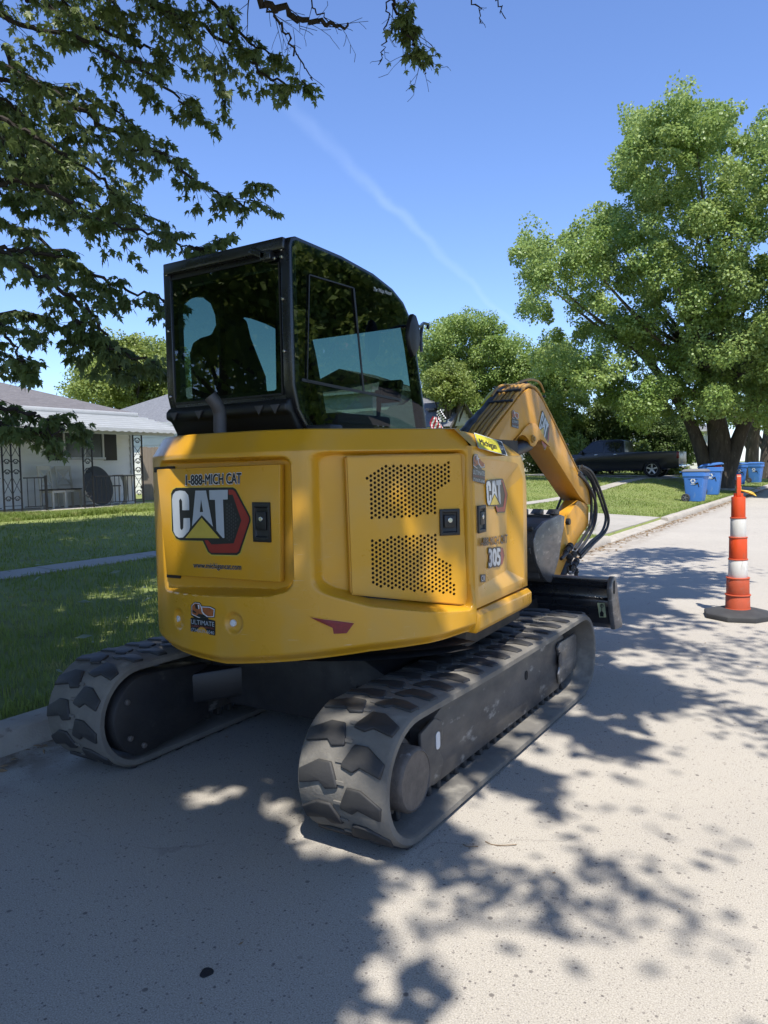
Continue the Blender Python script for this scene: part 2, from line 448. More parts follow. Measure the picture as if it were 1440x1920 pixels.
    l.new(noise(240, 3), bp.inputs['Height']); l.new(bp.outputs[0], p.inputs['Normal'])
road_material()

# ------------------------------------------------------------------ ground, road, kerb, walks
def sst(a, b, x):
    t = np.clip((np.asarray(x, float) - a) / (b - a), 0, 1); return t * t * (3 - 2 * t)
def zg(u, v):
    """height of the ground"""
    u = np.asarray(u, float); v = np.asarray(v, float)
    z = np.interp(u, [-400, -60, -16, -13.4, -7, -5, -1.55], [2.2, 1.0, .68, .58, .35, .29, .115])
    z = z + .43 * sst(20, 33, v) * sst(-2.6, -5.6, u)
    z = np.where(u > 7.4, .12, z)
    z = np.where((u > -1.549) & (u < 7.39), -.04, z)
    return z
ub = [-400, -200, -100, -60, -40, -30, -24, -20, -18, -16, -15, -14, -13.4, -12, -11, -10, -9, -8, -7, -6, -5, -4.2, -3.5, -2.8, -2.2, -1.8, -1.552, -1.548, 0, 3, 6, 7.38, 7.402, 9, 15, 30, 80, 200, 400]
vb = [-400, -150, -60, -30, -15, -10, -6, -3, 0, 3, 6, 9, 12, 15, 18, 20, 22, 24, 26, 28, 30, 32, 34, 37, 40, 45, 50, 60, 80, 120, 200, 400, 800]
U, Vv = np.meshgrid(ub, vb, indexing='ij'); Z = zg(U, Vv)
nU, nV = U.shape
idx = np.arange(nU * nV).reshape(nU, nV)
quads = np.stack([idx[:-1, :-1], idx[1:, :-1], idx[1:, 1:], idx[:-1, 1:]], -1).reshape(-1, 4)
tag(raw('lawn_ground', np.stack([U, Vv, Z], -1).reshape(-1, 3), quads, 'lawn_soil', smooth=False), kind='structure')
rb = MB(); rb.add([(-1.40, -150, 0), (7.25, -150, 0), (7.25, 400, 0), (-1.40, 400, 0)], [(0, 1, 2, 3)])
tag(rb.build('road', 'road_concrete'), kind='structure')

DRIVES = [(10.4, 15.6, -13.5), (33.2, 37.6, -12.5)]          # v from, v to, u end
kerb = tag(empty('kerb', (-1.45, 0, 0)), kind='structure')
kprof = [(-.10, -.1), (-.10, .125), (-.085, .135), (.045, .132), (.075, .11), (.10, .02), (.10, -.1)]
def kerb_piece(v0, v1, low=False, parent=kerb, flip=1, cx=-1.45):
    b = MB()
    pr = [(x, (min(z, .028 + (0.10 - x) * .25) if low else z)) for x, z in kprof]
    rows = max(2, int((v1 - v0) / .4))
    loops = []
    for i in range(rows + 1):
        v = v0 + (v1 - v0) * i / rows
        loops.append([(flip * x + random.uniform(-.004, .004), v, z + (random.uniform(-.004, .004) if z > 0 else 0)) for x, z in pr])
    b.loft(loops); o = b.build('kerb_stone', 'kerb_concrete', parent, bevel=.008, seg=1, ang=50); return o
v = -14.0
while v < 62:
    L = 3.05
    for d0, d1, _ in DRIVES:
        if v < d0 < v + L: L = d0 - v
    low = any(d0 - .01 <= v < d1 - .3 for d0, d1, _ in DRIVES)
    if low:
        d = [d for d in DRIVES if d[0] - .01 <= v < d[1] - .3][0]; L = min(L, d[1] - v)
    kerb_piece(v, v + L - .012, low); v += L
kerb2 = tag(empty('kerb', (7.32, 0, 0)), kind='structure')
for i in range(-3, 8): kerb_piece(i * 6.0, i * 6.0 + 5.98, False, kerb2, -1)

walk = tag(empty('sidewalk', (-5.9, 0, 0)), kind='structure')
def slab(parent, u0, u1, v0, v1, lift=.018, jit=.008):
    dz = random.uniform(-jit, jit); g = .008
    P = [(u0 + g, v0 + g), (u1 - g, v0 + g), (u1 - g, v1 - g), (u0 + g, v1 - g)]
    px, py, pz = parent.location
    b = MB()
    zs = [float(zg(min(a, -1.56), c)) + lift + dz for a, c in P]
    V = [(a - px, c - py, z - .1 - pz) for (a, c), z in zip(P, zs)] + [(a - px, c - py, z - pz) for (a, c), z in zip(P, zs)]
    b.add(V, [(0, 3, 2, 1), (4, 5, 6, 7), (0, 1, 5, 4), (1, 2, 6, 5), (2, 3, 7, 6), (3, 0, 4, 7)])
    return b.build('walk_slab', 'walk_concrete', parent)
for i in range(-3, 32):
    v0 = -4 + i * 1.5
    if any(d0 - .4 < v0 + .75 < d1 + .4 for d0, d1, _ in DRIVES): continue
    slab(walk, -6.16, -5.62, v0, v0 + 1.5)
for d0, d1, ue in DRIVES:
    dw = tag(empty('driveway', (-4, (d0 + d1) / 2, 0)), kind='structure')
    us = [-1.56, -3.4, -5.4, -6.5, -8.5, -10.5, ue]
    for i in range(len(us) - 1):
        mid = (d0 + d1) / 2
        for a, c in ((d0, mid), (mid, d1)):
            o = slab(dw, us[i + 1], us[i], a, c, .02, .004)

# ------------------------------------------------------------------ grass and litter
def on_paving(u, v):
    m = (u > -6.16) & (u < -5.62)
    for d0, d1, ue in DRIVES: m |= (v > d0 - .02) & (v < d1 + .02) & (u > ue)
    return m
def grass_blades(n, u0, u1, v0, v1, dmin, hmin, hmax, wid, edge=False):
    u = RNG.uniform(u0, u1, n); v = RNG.uniform(v0, v1, n)
    d = np.hypot(u - CAM_POS.x, v - CAM_POS.y)
    keep = RNG.random(n) < np.minimum(1, (dmin / d) ** 2)
    keep &= ~on_paving(u, v)
    u, v, d = u[keep], v[keep], d[keep]; n = len(u)
    sc = np.maximum(1, d / dmin) ** .75
    h = RNG.uniform(hmin, hmax, n) * (0.8 + .5 * np.sin(u * 1.7) * np.sin(v * 1.3 + 1) * .6)
    w = wid * RNG.uniform(.7, 1.3, n) * sc
    a = RNG.uniform(0, 2 * np.pi, n); lx, ly = np.cos(a), np.sin(a)
    b = a + np.pi / 2 + RNG.uniform(-.4, .4, n); be = RNG.uniform(.15, .9, n) * h
    z = zg(u, v)
    P0 = np.stack([u - lx * w, v - ly * w, z - .01], -1); P1 = np.stack([u + lx * w, v + ly * w, z - .01], -1)
    mx, my = u + np.cos(b) * be * .3, v + np.sin(b) * be * .3
    P2 = np.stack([mx + lx * w * .7, my + ly * w * .7, z + h * .6], -1); P3 = np.stack([mx - lx * w * .7, my - ly * w * .7, z + h * .6], -1)
    P4 = np.stack([u + np.cos(b) * be, v + np.sin(b) * be, z + h * .95], -1)
    Vt = np.stack([P0, P1, P2, P3, P4], 1).reshape(-1, 3); k = np.arange(n) * 5
    T = np.concatenate([np.stack([k, k + 1, k + 2], -1), np.stack([k, k + 2, k + 3], -1), np.stack([k + 3, k + 2, k + 4], -1)])
    return Vt, T
GV, GT = [], []; off = 0
for args in ((330000, -13.3, -1.56, -3.5, 14, 5.5, .035, .085, .0032), (260000, -14, -1.56, 15, 60, 20, .035, .07, .006),
             (60000, -13.4, -12.2, 4, 13, 40, .06, .16, .006), (9000, -6.3, -5.5, -3, 12, 30, .05, .10, .0035), (6000, -1.75, -1.55, -3, 32, 30, .05, .11, .004)):
    a, t = grass_blades(*args); GV.append(a); GT.append(t + off); off += len(a)
tag(raw('grass', np.concatenate(GV), np.concatenate(GT), 'grass_blades'), 'mown green grass covering the lawns along the street', 'grass', kind='stuff')

def litter(name, n, fu, size, m, label, lift=.012):
    V = []; F = []
    for i in range(n):
        u, v = fu(); z = 0.0 if u > -1.36 else float(zg(u, v)); z += lift + random.uniform(0, .01)
        a = random.uniform(0, 6.28); s = size * random.uniform(.5, 1.5); t = random.uniform(-.5, .5)
        ex = Vector((math.cos(a), math.sin(a), t * .5)) * s; ey = Vector((-math.sin(a), math.cos(a), random.uniform(-.4, .6))) * s * random.uniform(.2, .6)
        c = Vector((u, v, z)); b = len(V)
        V += [c - ex, c - ey, c + ex * 1.1, c + ey, c + Vector((0, 0, s * .3))]; F += [(b, b + 1, b + 4), (b + 1, b + 2, b + 4), (b + 2, b + 3, b + 4), (b + 3, b, b + 4)]
    return tag(raw(name, V, F, m), label, 'leaf litter', kind='stuff')
litter('gutter_litter', 900, lambda: (-1.33 + abs(random.gauss(0, .12)), random.uniform(5, 45)), .035, 'litter_brown', 'dry brown seeds and leaf bits along the gutter', .004)
litter('gutter_litter', 160, lambda: (-1.33 + abs(random.gauss(0, .10)), random.uniform(-3.5, 2)), .025, 'litter_brown', 'dark crumbs and leaf bits in the shaded gutter by the tracks', .004)
litter('fallen_leaves', 70, lambda: (random.uniform(-6, -1.7), random.uniform(-2.5, 6)), .045, 'leaf_pale', 'pale fallen maple leaves scattered on the shaded lawn', .06)
litter('road_crumbs', 60, lambda: (random.uniform(-1, 4.5), random.uniform(-3, 5)), .009, 'litter_brown', 'small twigs and seed bits lying on the road', .003)
_t = on_z(387, 1825, 0)
tb = MB(); tb.add([(_t.x + (.017 + .003 * math.sin(3 * a)) * math.cos(a), _t.y + (.023 + .003 * math.cos(2 * a)) * math.sin(a), h) for h in (0.0, .004) for a in [i * math.pi / 9 for i in range(18)]],
              [tuple(range(18, 36))] + [(i, (i + 1) % 18, 18 + (i + 1) % 18, 18 + i) for i in range(18)])
tag(tb.build('tar_patch', 'tar'), 'small black oval tar blot on the shaded road in front', 'tar patch')
for (x, y, L, ang) in ((935, 1585, .06, .3), (880, 1587, .03, .2)):
    c = on_z(x, y, .004)
    tb = MB(); tb.tube([c + Vector((math.cos(ang) * t * L, math.sin(ang) * t * L + .35 * L * t * t, .002 * math.sin(t * 3))) for t in (-1, -.5, 0, .5, 1)], .0018, 5)
    tag(tb.build('twig', 'litter_brown'), 'thin curved brown twig on the sunlit road' if L > .05 else 'tiny straight twig on the road behind the near track', 'twig')

# ------------------------------------------------------------------ excavator materials
def paint_material():
    m = mat('machine_yellow', (0.62, 0.315, 0.017), 0.33, col2=(0.55, 0.282, 0.018), nscale=2.2, namt=0.5, coat=0.08, rvar=.08, bump=.02, bscale=300)
    n, l = m.node_tree.nodes, m.node_tree.links; p = n['Principled BSDF']
    src = p.inputs['Base Color'].links[0].from_socket
    tc = n.new('ShaderNodeTexCoord')
    def scr(scale, stretch, lo, hi, rot):
        mp = n.new('ShaderNodeMapping'); mp.inputs['Scale'].default_value = stretch; mp.inputs['Rotation'].default_value = rot
        l.new(tc.outputs['Object'], mp.inputs[0])
        t = n.new('ShaderNodeTexNoise'); t.inputs['Scale'].default_value = scale; t.inputs['Detail'].default_value = 2; l.new(mp.outputs[0], t.inputs['Vector'])
        r = n.new('ShaderNodeMapRange'); r.inputs[1].default_value = lo; r.inputs[2].default_value = hi; l.new(t.outputs[0], r.inputs[0]); return r.outputs[0]
    # thin pale scuffs, mostly along the counterweight's corner and lower edge
    a = scr(9, (1, 1, 42), .715, .725, (.05, .03, 0)); b = scr(10, (34, 34, .8), .735, .745, (.04, -.03, .3))
    sz = n.new('ShaderNodeSeparateXYZ'); l.new(tc.outputs['Object'], sz.inputs[0])
    lowm = n.new('ShaderNodeMapRange'); lowm.inputs[1].default_value = .86; lowm.inputs[2].default_value = .70; l.new(sz.outputs[2], lowm.inputs[0])
    cor = n.new('ShaderNodeVectorMath'); cor.operation = 'DISTANCE'; l.new(tc.outputs['Object'], cor.inputs[0]); cor.inputs[1].default_value = (.42, -1.0, 1.05)
    corm = n.new('ShaderNodeMapRange'); corm.inputs[1].default_value = .32; corm.inputs[2].default_value = .05; l.new(cor.outputs['Value'], corm.inputs[0])
    wm = n.new('ShaderNodeMath'); wm.operation = 'MAXIMUM'; l.new(lowm.outputs[0], wm.inputs[0]); l.new(corm.outputs[0], wm.inputs[1])
    mx = n.new('ShaderNodeMath'); mx.operation = 'MAXIMUM'; l.new(a, mx.inputs[0]); l.new(b, mx.inputs[1])
    wq = n.new('ShaderNodeMath'); wq.operation = 'MULTIPLY'; l.new(mx.outputs[0], wq.inputs[0]); l.new(wm.outputs[0], wq.inputs[1])
    t = n.new('ShaderNodeMix'); t.data_type = 'RGBA'; l.new(wq.outputs[0], t.inputs[0]); l.new(src, t.inputs[6]); t.inputs[7].default_value = (.62, .52, .36, 1)
    # road dust thickens low down and in soft clouds
    sx = n.new('ShaderNodeTexNoise'); sx.inputs['Scale'].default_value = 5; sx.inputs['Detail'].default_value = 8; l.new(tc.outputs['Object'], sx.inputs['Vector'])
    r = n.new('ShaderNodeMapRange'); r.inputs[1].default_value = .48; r.inputs[2].default_value = .75; r.inputs[4].default_value = .38; l.new(sx.outputs[0], r.inputs[0])
    t2 = n.new('ShaderNodeMix'); t2.data_type = 'RGBA'; l.new(r.outputs[0], t2.inputs[0]); l.new(t.outputs[2], t2.inputs[6]); t2.inputs[7].default_value = (.44, .30, .10, 1)
    l.new(t2.outputs[2], p.inputs['Base Color'])
paint_material()
mat('boom_yellow', (0.60, 0.285, 0.018), 0.42, col2=(0.51, 0.25, 0.03), nscale=2.6, namt=.6, rvar=.1, col3=(.30, .20, .09), n3scale=9, n3lo=.62, n3hi=.8)
mat('pipe_yellow', (0.48, 0.26, 0.04), 0.5, col2=(0.34, 0.20, 0.06), nscale=9, namt=.8, col3=(.22, .12, .05), n3scale=22, n3lo=.6, n3hi=.75)
mat('cab_black', (0.010, 0.011, 0.014), 0.28, col2=(0.016, 0.017, 0.02), nscale=3, coat=.3, rvar=.1)
mat('frame_black', (0.014, 0.014, 0.016), 0.6, col2=(0.030, 0.028, 0.026), nscale=4, namt=.7, rvar=.15, bump=.15, bscale=60, col3=(.10, .09, .075), n3scale=7, n3lo=.62, n3hi=.82)
mat('track_frame_paint', (0.050, 0.048, 0.048), 0.5, col2=(0.115, 0.107, 0.098), nscale=5, namt=.7, rvar=.15, bump=.12, bscale=60, col3=(.26, .25, .23), n3scale=13, n3lo=.60, n3hi=.68, stretch=(1, .5, 1))
mat('rubber_dusty', (0.200, 0.184, 0.155), 0.85, col2=(0.110, 0.103, 0.092), nscale=3.2, namt=.7, bump=.25, bscale=70, col3=(.30, .28, .235), n3scale=6, n3lo=.58, n3hi=.8)
mat('rubber_lug', (0.022, 0.022, 0.024), 0.62, col2=(0.045, 0.043, 0.040), nscale=7, namt=.6, bump=.12, bscale=90, col3=(.10, .095, .085), n3scale=11, n3lo=.66, n3hi=.8)
mat('hub_steel', (0.17, 0.145, 0.125), 0.65, metal=.25, col2=(0.10, 0.09, 0.08), nscale=18, namt=.7, bump=.3, bscale=90, col3=(.3, .28, .27), n3scale=8, n3lo=.64, n3hi=.7)
mat('worn_steel', (0.25, 0.245, 0.24), 0.42, metal=.65, col2=(0.15, 0.145, 0.14), nscale=5, namt=.7, rvar=.15, col3=(.45, .43, .40), n3scale=12, n3lo=.6, n3hi=.74, stretch=(1, 1, 2.5))
mat('bucket_dark', (0.06, 0.058, 0.055), 0.55, metal=.3, col2=(0.11, 0.10, 0.09), nscale=6, namt=.7, stretch=(1, 1, 4), bump=.2, bscale=30, col3=(.22, .2, .17), n3scale=10, n3lo=.62, n3hi=.75)
mat('exhaust_grey', (0.10, 0.098, 0.105), 0.6, metal=.4, col2=(0.07, 0.065, 0.065), nscale=12)
mat('hose_black', (0.016, 0.016, 0.018), 0.5, col2=(0.04, 0.04, 0.04), nscale=14, namt=.6)
mat('fabric_black', (0.008, 0.008, 0.009), 0.8)
mat('print_black', (0.008, 0.009, 0.012), 0.4)
mat('print_white', (0.62, 0.64, 0.66), 0.4)
mat('print_silver', (0.42, 0.46, 0.50), 0.35, col2=(.33, .37, .41), nscale=5)
mat('print_red', (0.30, 0.018, 0.014), 0.35, col2=(.20, .012, .012), nscale=9)
mat('print_red_faded', (0.27, 0.075, 0.065), 0.45)
mat('print_yellow', (0.55, 0.42, 0.05), 0.4, col2=(.42, .32, .05), nscale=12)
mat('print_lemon', (0.62, 0.55, 0.03), 0.4)
mat('print_orange', (0.42, 0.12, 0.025), 0.45, col2=(.22, .06, .02), nscale=60)
mat('print_blue', (0.10, 0.11, 0.20), 0.4)
mat('print_green', (0.30, 0.36, 0.22), 0.5)
mat('reflector_red', (0.24, 0.010, 0.012), 0.3, col2=(0.15, 0.008, 0.01), nscale=90, bump=.3, bscale=220)
mat('bright_steel', (0.55, 0.55, 0.53), 0.25, metal=.9)
mat('plastic_black', (0.012, 0.012, 0.013), 0.45)
mat('radiator_dark', (0.012, 0.011, 0.010), 0.7, col2=(.045, .036, .028), nscale=9, namt=.8)
mat('soil_dry', (0.10, 0.085, 0.06), 0.95, col2=(0.05, 0.043, 0.03), nscale=40, bump=.8, bscale=70)
glass('cab_glass', (0.31, 0.41, 0.37), 1.0)
glass('clear_glass', (0.36, 0.48, 0.42), 0.5)
glass('mirror_glass', (0.03, 0.035, 0.04), 1.0)

EX = tag(empty('excavator', (0, 0, 0)), 'yellow compact excavator with black cab and rubber tracks parked on the road', 'excavator')

# ------------------------------------------------------------------ counterweight shell (swing centre is the origin)
def smin(a, b, k):
    h = np.clip(.5 + .5 * (b - a) / k, 0, 1); return b * (1 - h) + a * h - k * h * (1 - h)
PH_SIDE = R(50.9)
_sn = Vector((math.sin(PH_SIDE), -math.cos(PH_SIDE), 0))
_sq = [on_cyl(893, 1187, 1.02)] + [on_plane(x, y, _sn * .958, _sn) for x, y in ((890, 1138), (886, 1000), (883, 842), (876, 808))]
SEAM_Z = [p.z for p in _sq]; SEAM_P = [math.atan2(p.x, -p.y) for p in _sq]
def seam_ph(z): return np.interp(z, SEAM_Z, SEAM_P)
def shell_r(ph, z):
    zl = np.interp(np.degrees(ph), [-60, -26, -2, 14, 22, 28, 38, 51, 64, 69], [.87, .877, .899, .911, .95, .925, .87, .832, .806, .800])
    rbump = np.where(ph > R(30), smin(1.07 + 0 * ph, 1.006 / np.maximum(.2, np.cos(ph - R(75))), .03), 1.07)
    rband = smin(1.07 + 0 * ph, 1.052 / np.maximum(.2, np.cos(np.clip(ph, R(-40), R(70)))), .010)
    rband = np.where(ph > R(12), smin(rband, .958 / np.maximum(.2, np.cos(ph - PH_SIDE)), .018), rband)
    t = sst(0, .13, z - zl)
    r = rbump * (1 - t) + rband * t
    r = r - np.maximum(0, z - 1.542) * .62                                   # chamfered top band
    # bottom: the lower edge tucks in
    zb = np.interp(np.degrees(ph), [-60, -30, 0, 19, 38, 66], [.61, .60, .594, .633, .675, .703])
    r = r - .035 * (1 - sst(0, .045, z - zb))
    # rear door recess
    u = 1.03 * np.sin(ph)
    d = smin(smin(u + .462, .362 - u, .02), smin((z - zl - .005) / 1.5, 1.522 - z, .012), .045)
    M = sst(0, .015, d)
    r = r - M * np.maximum(0, r - .952 / np.cos(np.clip(ph, -1, 1)))
    # side door recess
    s0 = (ph - R(24.6)) * 1.0; s1 = (seam_ph(z) - R(1.0) - ph) * 1.0
    d = smin(smin(s0 / 2.3, s1, .015), smin((z - zl - .004) / 1.6, 1.538 - z, .010), .035)
    M = sst(0, .015, d)
    r = r - M * np.maximum(0, r - .905 / np.maximum(.3, np.cos(ph - PH_SIDE)))
    # bolt dimples in the rear bumper
    for pc, zc in ((R(-17.08), .769), (R(4.3), .793)):
        q = np.sqrt(((ph - pc) * 1.07) ** 2 + (z - zc) ** 2); r = r - .020 * (1 - sst(.030, .054, q))
    # lifting notch at the lower left edge
    q = np.sqrt((((ph + R(30.5)) * 1.07) / .012) ** 2 + ((z - .60) / .05) ** 2); r = r - .03 * (1 - sst(.7, 1.0, q))
    return r, zb
nph, nz = 520, 240
ph = np.linspace(R(-100), R(69.2), nph)
tt = np.linspace(0, 1, nz)
PHg, Tg = np.meshgrid(ph, tt, indexing='ij')
_, zb0 = shell_r(ph, np.full_like(ph, 1.0))
ZT = 1.634
Zg = zb0[:, None] + (ZT - zb0[:, None]) * Tg
_e = seam_ph(Zg); _a0 = R(40)                                           # the shell ends on the slanting seam
PHg = np.where(PHg > _a0, _a0 + (PHg - _a0) * (_e - _a0) / (ph[-1] - _a0), PHg)
Rg, _ = shell_r(PHg.ravel(), Zg.ravel()); Rg = Rg.reshape(nph, nz)
Vs = np.stack([Rg * np.sin(PHg), -Rg * np.cos(PHg), Zg], -1)
top1 = np.stack([(Rg[:, -1] - .012) * np.sin(ph), -(Rg[:, -1] - .012) * np.cos(ph), np.full(nph, ZT + .004)], -1)
top2 = np.stack([.45 * np.sin(ph), -.45 * np.cos(ph), np.full(nph, ZT + .004)], -1)
bot1 = np.stack([(Rg[:, 0] - .09) * np.sin(ph), -(Rg[:, 0] - .09) * np.cos(ph), zb0 - .004], -1)
top1 = Vs[:, -1] * np.array([.988, .988, 1]) + np.array([0, 0, .004])
Vs = np.concatenate([bot1[:, None], Vs, top1[:, None], top2[:, None]], 1); nzz = nz + 3
idx = np.arange(nph * nzz).reshape(nph, nzz)
Q = np.stack([idx[:-1, :-1], idx[1:, :-1], idx[1:, 1:], idx[:-1, 1:]], -1).reshape(-1, 4)
shell = raw('counterweight', Vs.reshape(-1, 3), Q, 'machine_yellow', EX, smooth=True)
shell.data.set_sharp_from_angle(angle=R(50))
def shell_pt(x, y, off=.003):
    """point of the shell's outside seen at a photo pixel"""
    d = ray(x, y); lo = None; t = 2.2
    for i in range(700):
        p = CAM_POS + d * t; q = math.atan2(p.x, -p.y)
        r = float(shell_r(np.array([q]), np.array([min(p.z, ZT)]))[0][0])
        if math.hypot(p.x, p.y) < r + off: return p
        t += .004
    return p
for x, y in ((335, 1160), (438, 1168)):
    p = on_cyl(x, y, 1.052); n = Vector((p.x, p.y, 0)).normalized()
    M = Matrix.Translation(p) @ n.to_track_quat('Z', 'Y').to_matrix().to_4x4()
    MB().lathe([(.016, -.01), (.016, .006), (.012, .009)], 16, M).build('bolt_cap', 'print_white', shell)
# red reflector on the corner
def cyl_map(r):
    def f(a, b): return Vector((r * math.sin(a), -r * math.cos(a), b))
    return f
def px_cyl(pts, r):
    out = []
    for x, y in pts:
        p = on_cyl(x, y, r); out.append((math.atan2(p.x, -p.y), p.z))
    return out
def grid2(poly, n=9):
    xs = [p[0] for p in poly]; ys = [p[1] for p in poly]
    return [(min(xs) + (max(xs) - min(xs)) * (i + .5) / n, min(ys) + (max(ys) - min(ys)) * (j + .5) / 4) for i in range(n) for j in range(4)]
P = px_cyl([(579, 1155), (668, 1166), (652, 1190), (623, 1191), (621, 1180)], 1.07)
decal('reflector_border', [(P, ())], cyl_map(1.0735), 'machine_yellow', shell, grid2(P))
P = px_cyl([(582, 1157), (664, 1168), (650, 1187), (626, 1188), (624, 1177)], 1.07)
decal('reflector', [(P, ())], cyl_map(1.0755), 'reflector_red', shell, grid2(P))

# dark engine bay behind the perforated door and inner deck
b = MB(); b.add([(-.62, -.70, .60), (.30, -.88, .60), (.84, -.30, .60), (.80, .48, .60), (-.62, .48, .60), (-.62, -.70, 1.60), (.30, -.88, 1.60), (.84, -.30, 1.60), (.80, .48, 1.60), (-.62, .48, 1.60)],
               [(0, 1, 2, 3, 4), (5, 6, 7, 8, 9), (0, 1, 6, 5), (1, 2, 7, 6), (2, 3, 8, 7), (3, 4, 9, 8), (4, 0, 5, 9)])
b.build('engine_bay', 'radiator_dark', EX)

# ------------------------------------------------------------------ doors
def plate(name, polypx, P0, N, thick, m, parent, bevel=.004, holes=(), back=0.0):
    N = Vector(N).normalized(); pts = [on_plane(x, y, P0, N) for x, y in polypx]
    b = MB(); n = len(pts)
    b.add([p - N * back for p in pts] + [p - N * thick for p in pts], [tuple(range(n)), tuple(reversed(range(n, 2 * n)))] + [(i, n + i, n + (i + 1) % n, (i + 1) % n) for i in range(n)])
    return b.build(name, m, parent, bevel=bevel)
REAR_P, REAR_N = Vector((0, -.992, 1.2)), Vector((0, -1, 0))
rear_door = plate('rear_door', [(293, 880), (525, 870), (525, 1092), (312, 1078)], REAR_P, REAR_N, .03, 'machine_yellow', EX, .006)
for poly in ([(288, 876), (325, 874), (325, 884), (288, 886)], [(312, 1074), (336, 1076), (336, 1085), (312, 1083)]):
    plate('hinge', poly, REAR_P + Vector((0, .028, 0)), REAR_N, .03, 'radiator_dark', rear_door, .003)
def plane_map(P0, N, off):
    if P0 == 'panel': return panel_map(off)
    N = Vector(N).normalized(); P0 = Vector(P0) + N * off
    return lambda x, y: on_plane(x, y, P0, N)

def latch(parent, cx, cy, w, h, P0, N, side=0, flush=.0):
    """black paddle latch with a steel lock"""
    N = Vector(N).normalized(); c = on_plane(cx, cy, P0, N)
    X = Vector((0, 0, 1)).cross(N).normalized() ; Zv = Vector((0, 0, 1)); Zv = (Zv - N * Zv.dot(N)).normalized()
    M = Matrix((X, Zv, N)).transposed().to_4x4(); M.translation = c
    b = MB(); 
    def ring(x0, x1, y0, y1, z): return [(x0, y0, z), (x1, y0, z), (x1, y1, z), (x0, y1, z)]
    a = ring(-w / 2, w / 2, -h / 2, h / 2, 0.001); a2 = ring(-w / 2, w / 2, -h / 2, h / 2, .010); k = ring(-w * .36, w * .36, -h * .38, h * .38, .010); k2 = ring(-w * .34, w * .34, -h * .36, h * .36, .0015)
    b.loft([[M @ Vector(p) for p in L] for L in (a, a2, k, k2)], cap=False); V0 = len(b.v)
    b.f.append((V0 - 4, V0 - 3, V0 - 2, V0 - 1))
    o = b.build('latch', 'plastic_black', parent, bevel=.0025)
    b = MB(); b.box((0, h * .03, .0055), (w * .56, h * .46, .009)); b.v = [M @ p for p in b.v]; b.build('latch_paddle', 'plastic_black', parent, bevel=.002)
    b = MB(); b.lathe([(.011, .009), (.011, .0125), (.009, .0135)], 16, M @ Matrix.Translation((0, h * .08, 0))); b.build('lock', 'bright_steel', parent)
latch(rear_door, 492, 979, .100, .175, REAR_P, REAR_N)

# emblem drawn on the rear door, then reused
EMB = {  # in zoomed photo units of the rear door: x 290+X/6, y 870+Y/6
 'back': [(185, 330), (205, 290), (240, 268), (880, 262), (915, 285), (1075, 590), (1080, 640), (960, 1000), (925, 1025), (640, 1020), (600, 990), (540, 865), (290, 858), (240, 835), (195, 750)],
 'rim': [(178, 330), (198, 284), (238, 260), (882, 254), (922, 280), (1084, 588), (1090, 642), (972, 1010), (930, 1040), (636, 1034), (592, 998), (534, 873), (286, 866), (234, 843), (188, 752)],
 'red': [(830, 288), (880, 290), (905, 310), (1060, 600), (1062, 640), (945, 980), (920, 1000), (640, 1000), (615, 980), (560, 858), (600, 858), (640, 905), (890, 893), (975, 635), (878, 345), (832, 345)],
 'red2': [(562, 862), (596, 862), (640, 950), (912, 945), (1000, 640), (1058, 640), (945, 978), (920, 998), (640, 998), (616, 978)],
 'C': [(195, 400), (205, 345), (235, 308), (285, 298), (340, 305), (378, 350), (388, 410), (390, 520), (312, 520), (308, 415), (290, 388), (275, 410), (288, 725), (305, 745), (322, 720), (325, 610), (397, 608), (400, 715), (385, 755), (318, 828), (270, 830), (235, 805), (212, 760)],
 'A': [(458, 300), (578, 298), (655, 705), (530, 575), (420, 700)], 'Ah': [(522, 395), (508, 540), (545, 540)],
 'T': [(612, 295), (822, 290), (822, 398), (768, 400), (785, 832), (765, 832), (695, 750), (678, 403), (618, 402)],
 'tri': [(528, 605), (345, 832), (730, 835)]}
def emblem(fm, parent, step=.0012, red='print_red', rim=True):
    """fm(off)->(X,Y)->3D"""
    if rim: decal('emblem_rim', [(EMB['rim'], ())], fm(step * 1), 'print_yellow', parent)
    decal('emblem_backing', [(EMB['back'], ())], fm(step * 2), 'print_black', parent)
    decal('emblem_band', [(EMB['red'], ())], fm(step * 3), red, parent)
    decal('emblem_letters', [(EMB['C'], ()), (EMB['A'], (EMB['Ah'],)), (EMB['T'], ())], fm(step * 3.2), 'print_silver', parent)
    decal('emblem_triangle', [(EMB['tri'], ())], fm(step * 3.4), 'print_yellow', parent)
def fm_rear(off):
    f = plane_map(REAR_P, REAR_N, off); return lambda X, Y: f(290 + X / 6, 870 + Y / 6)
emblem(fm_rear, rear_door)
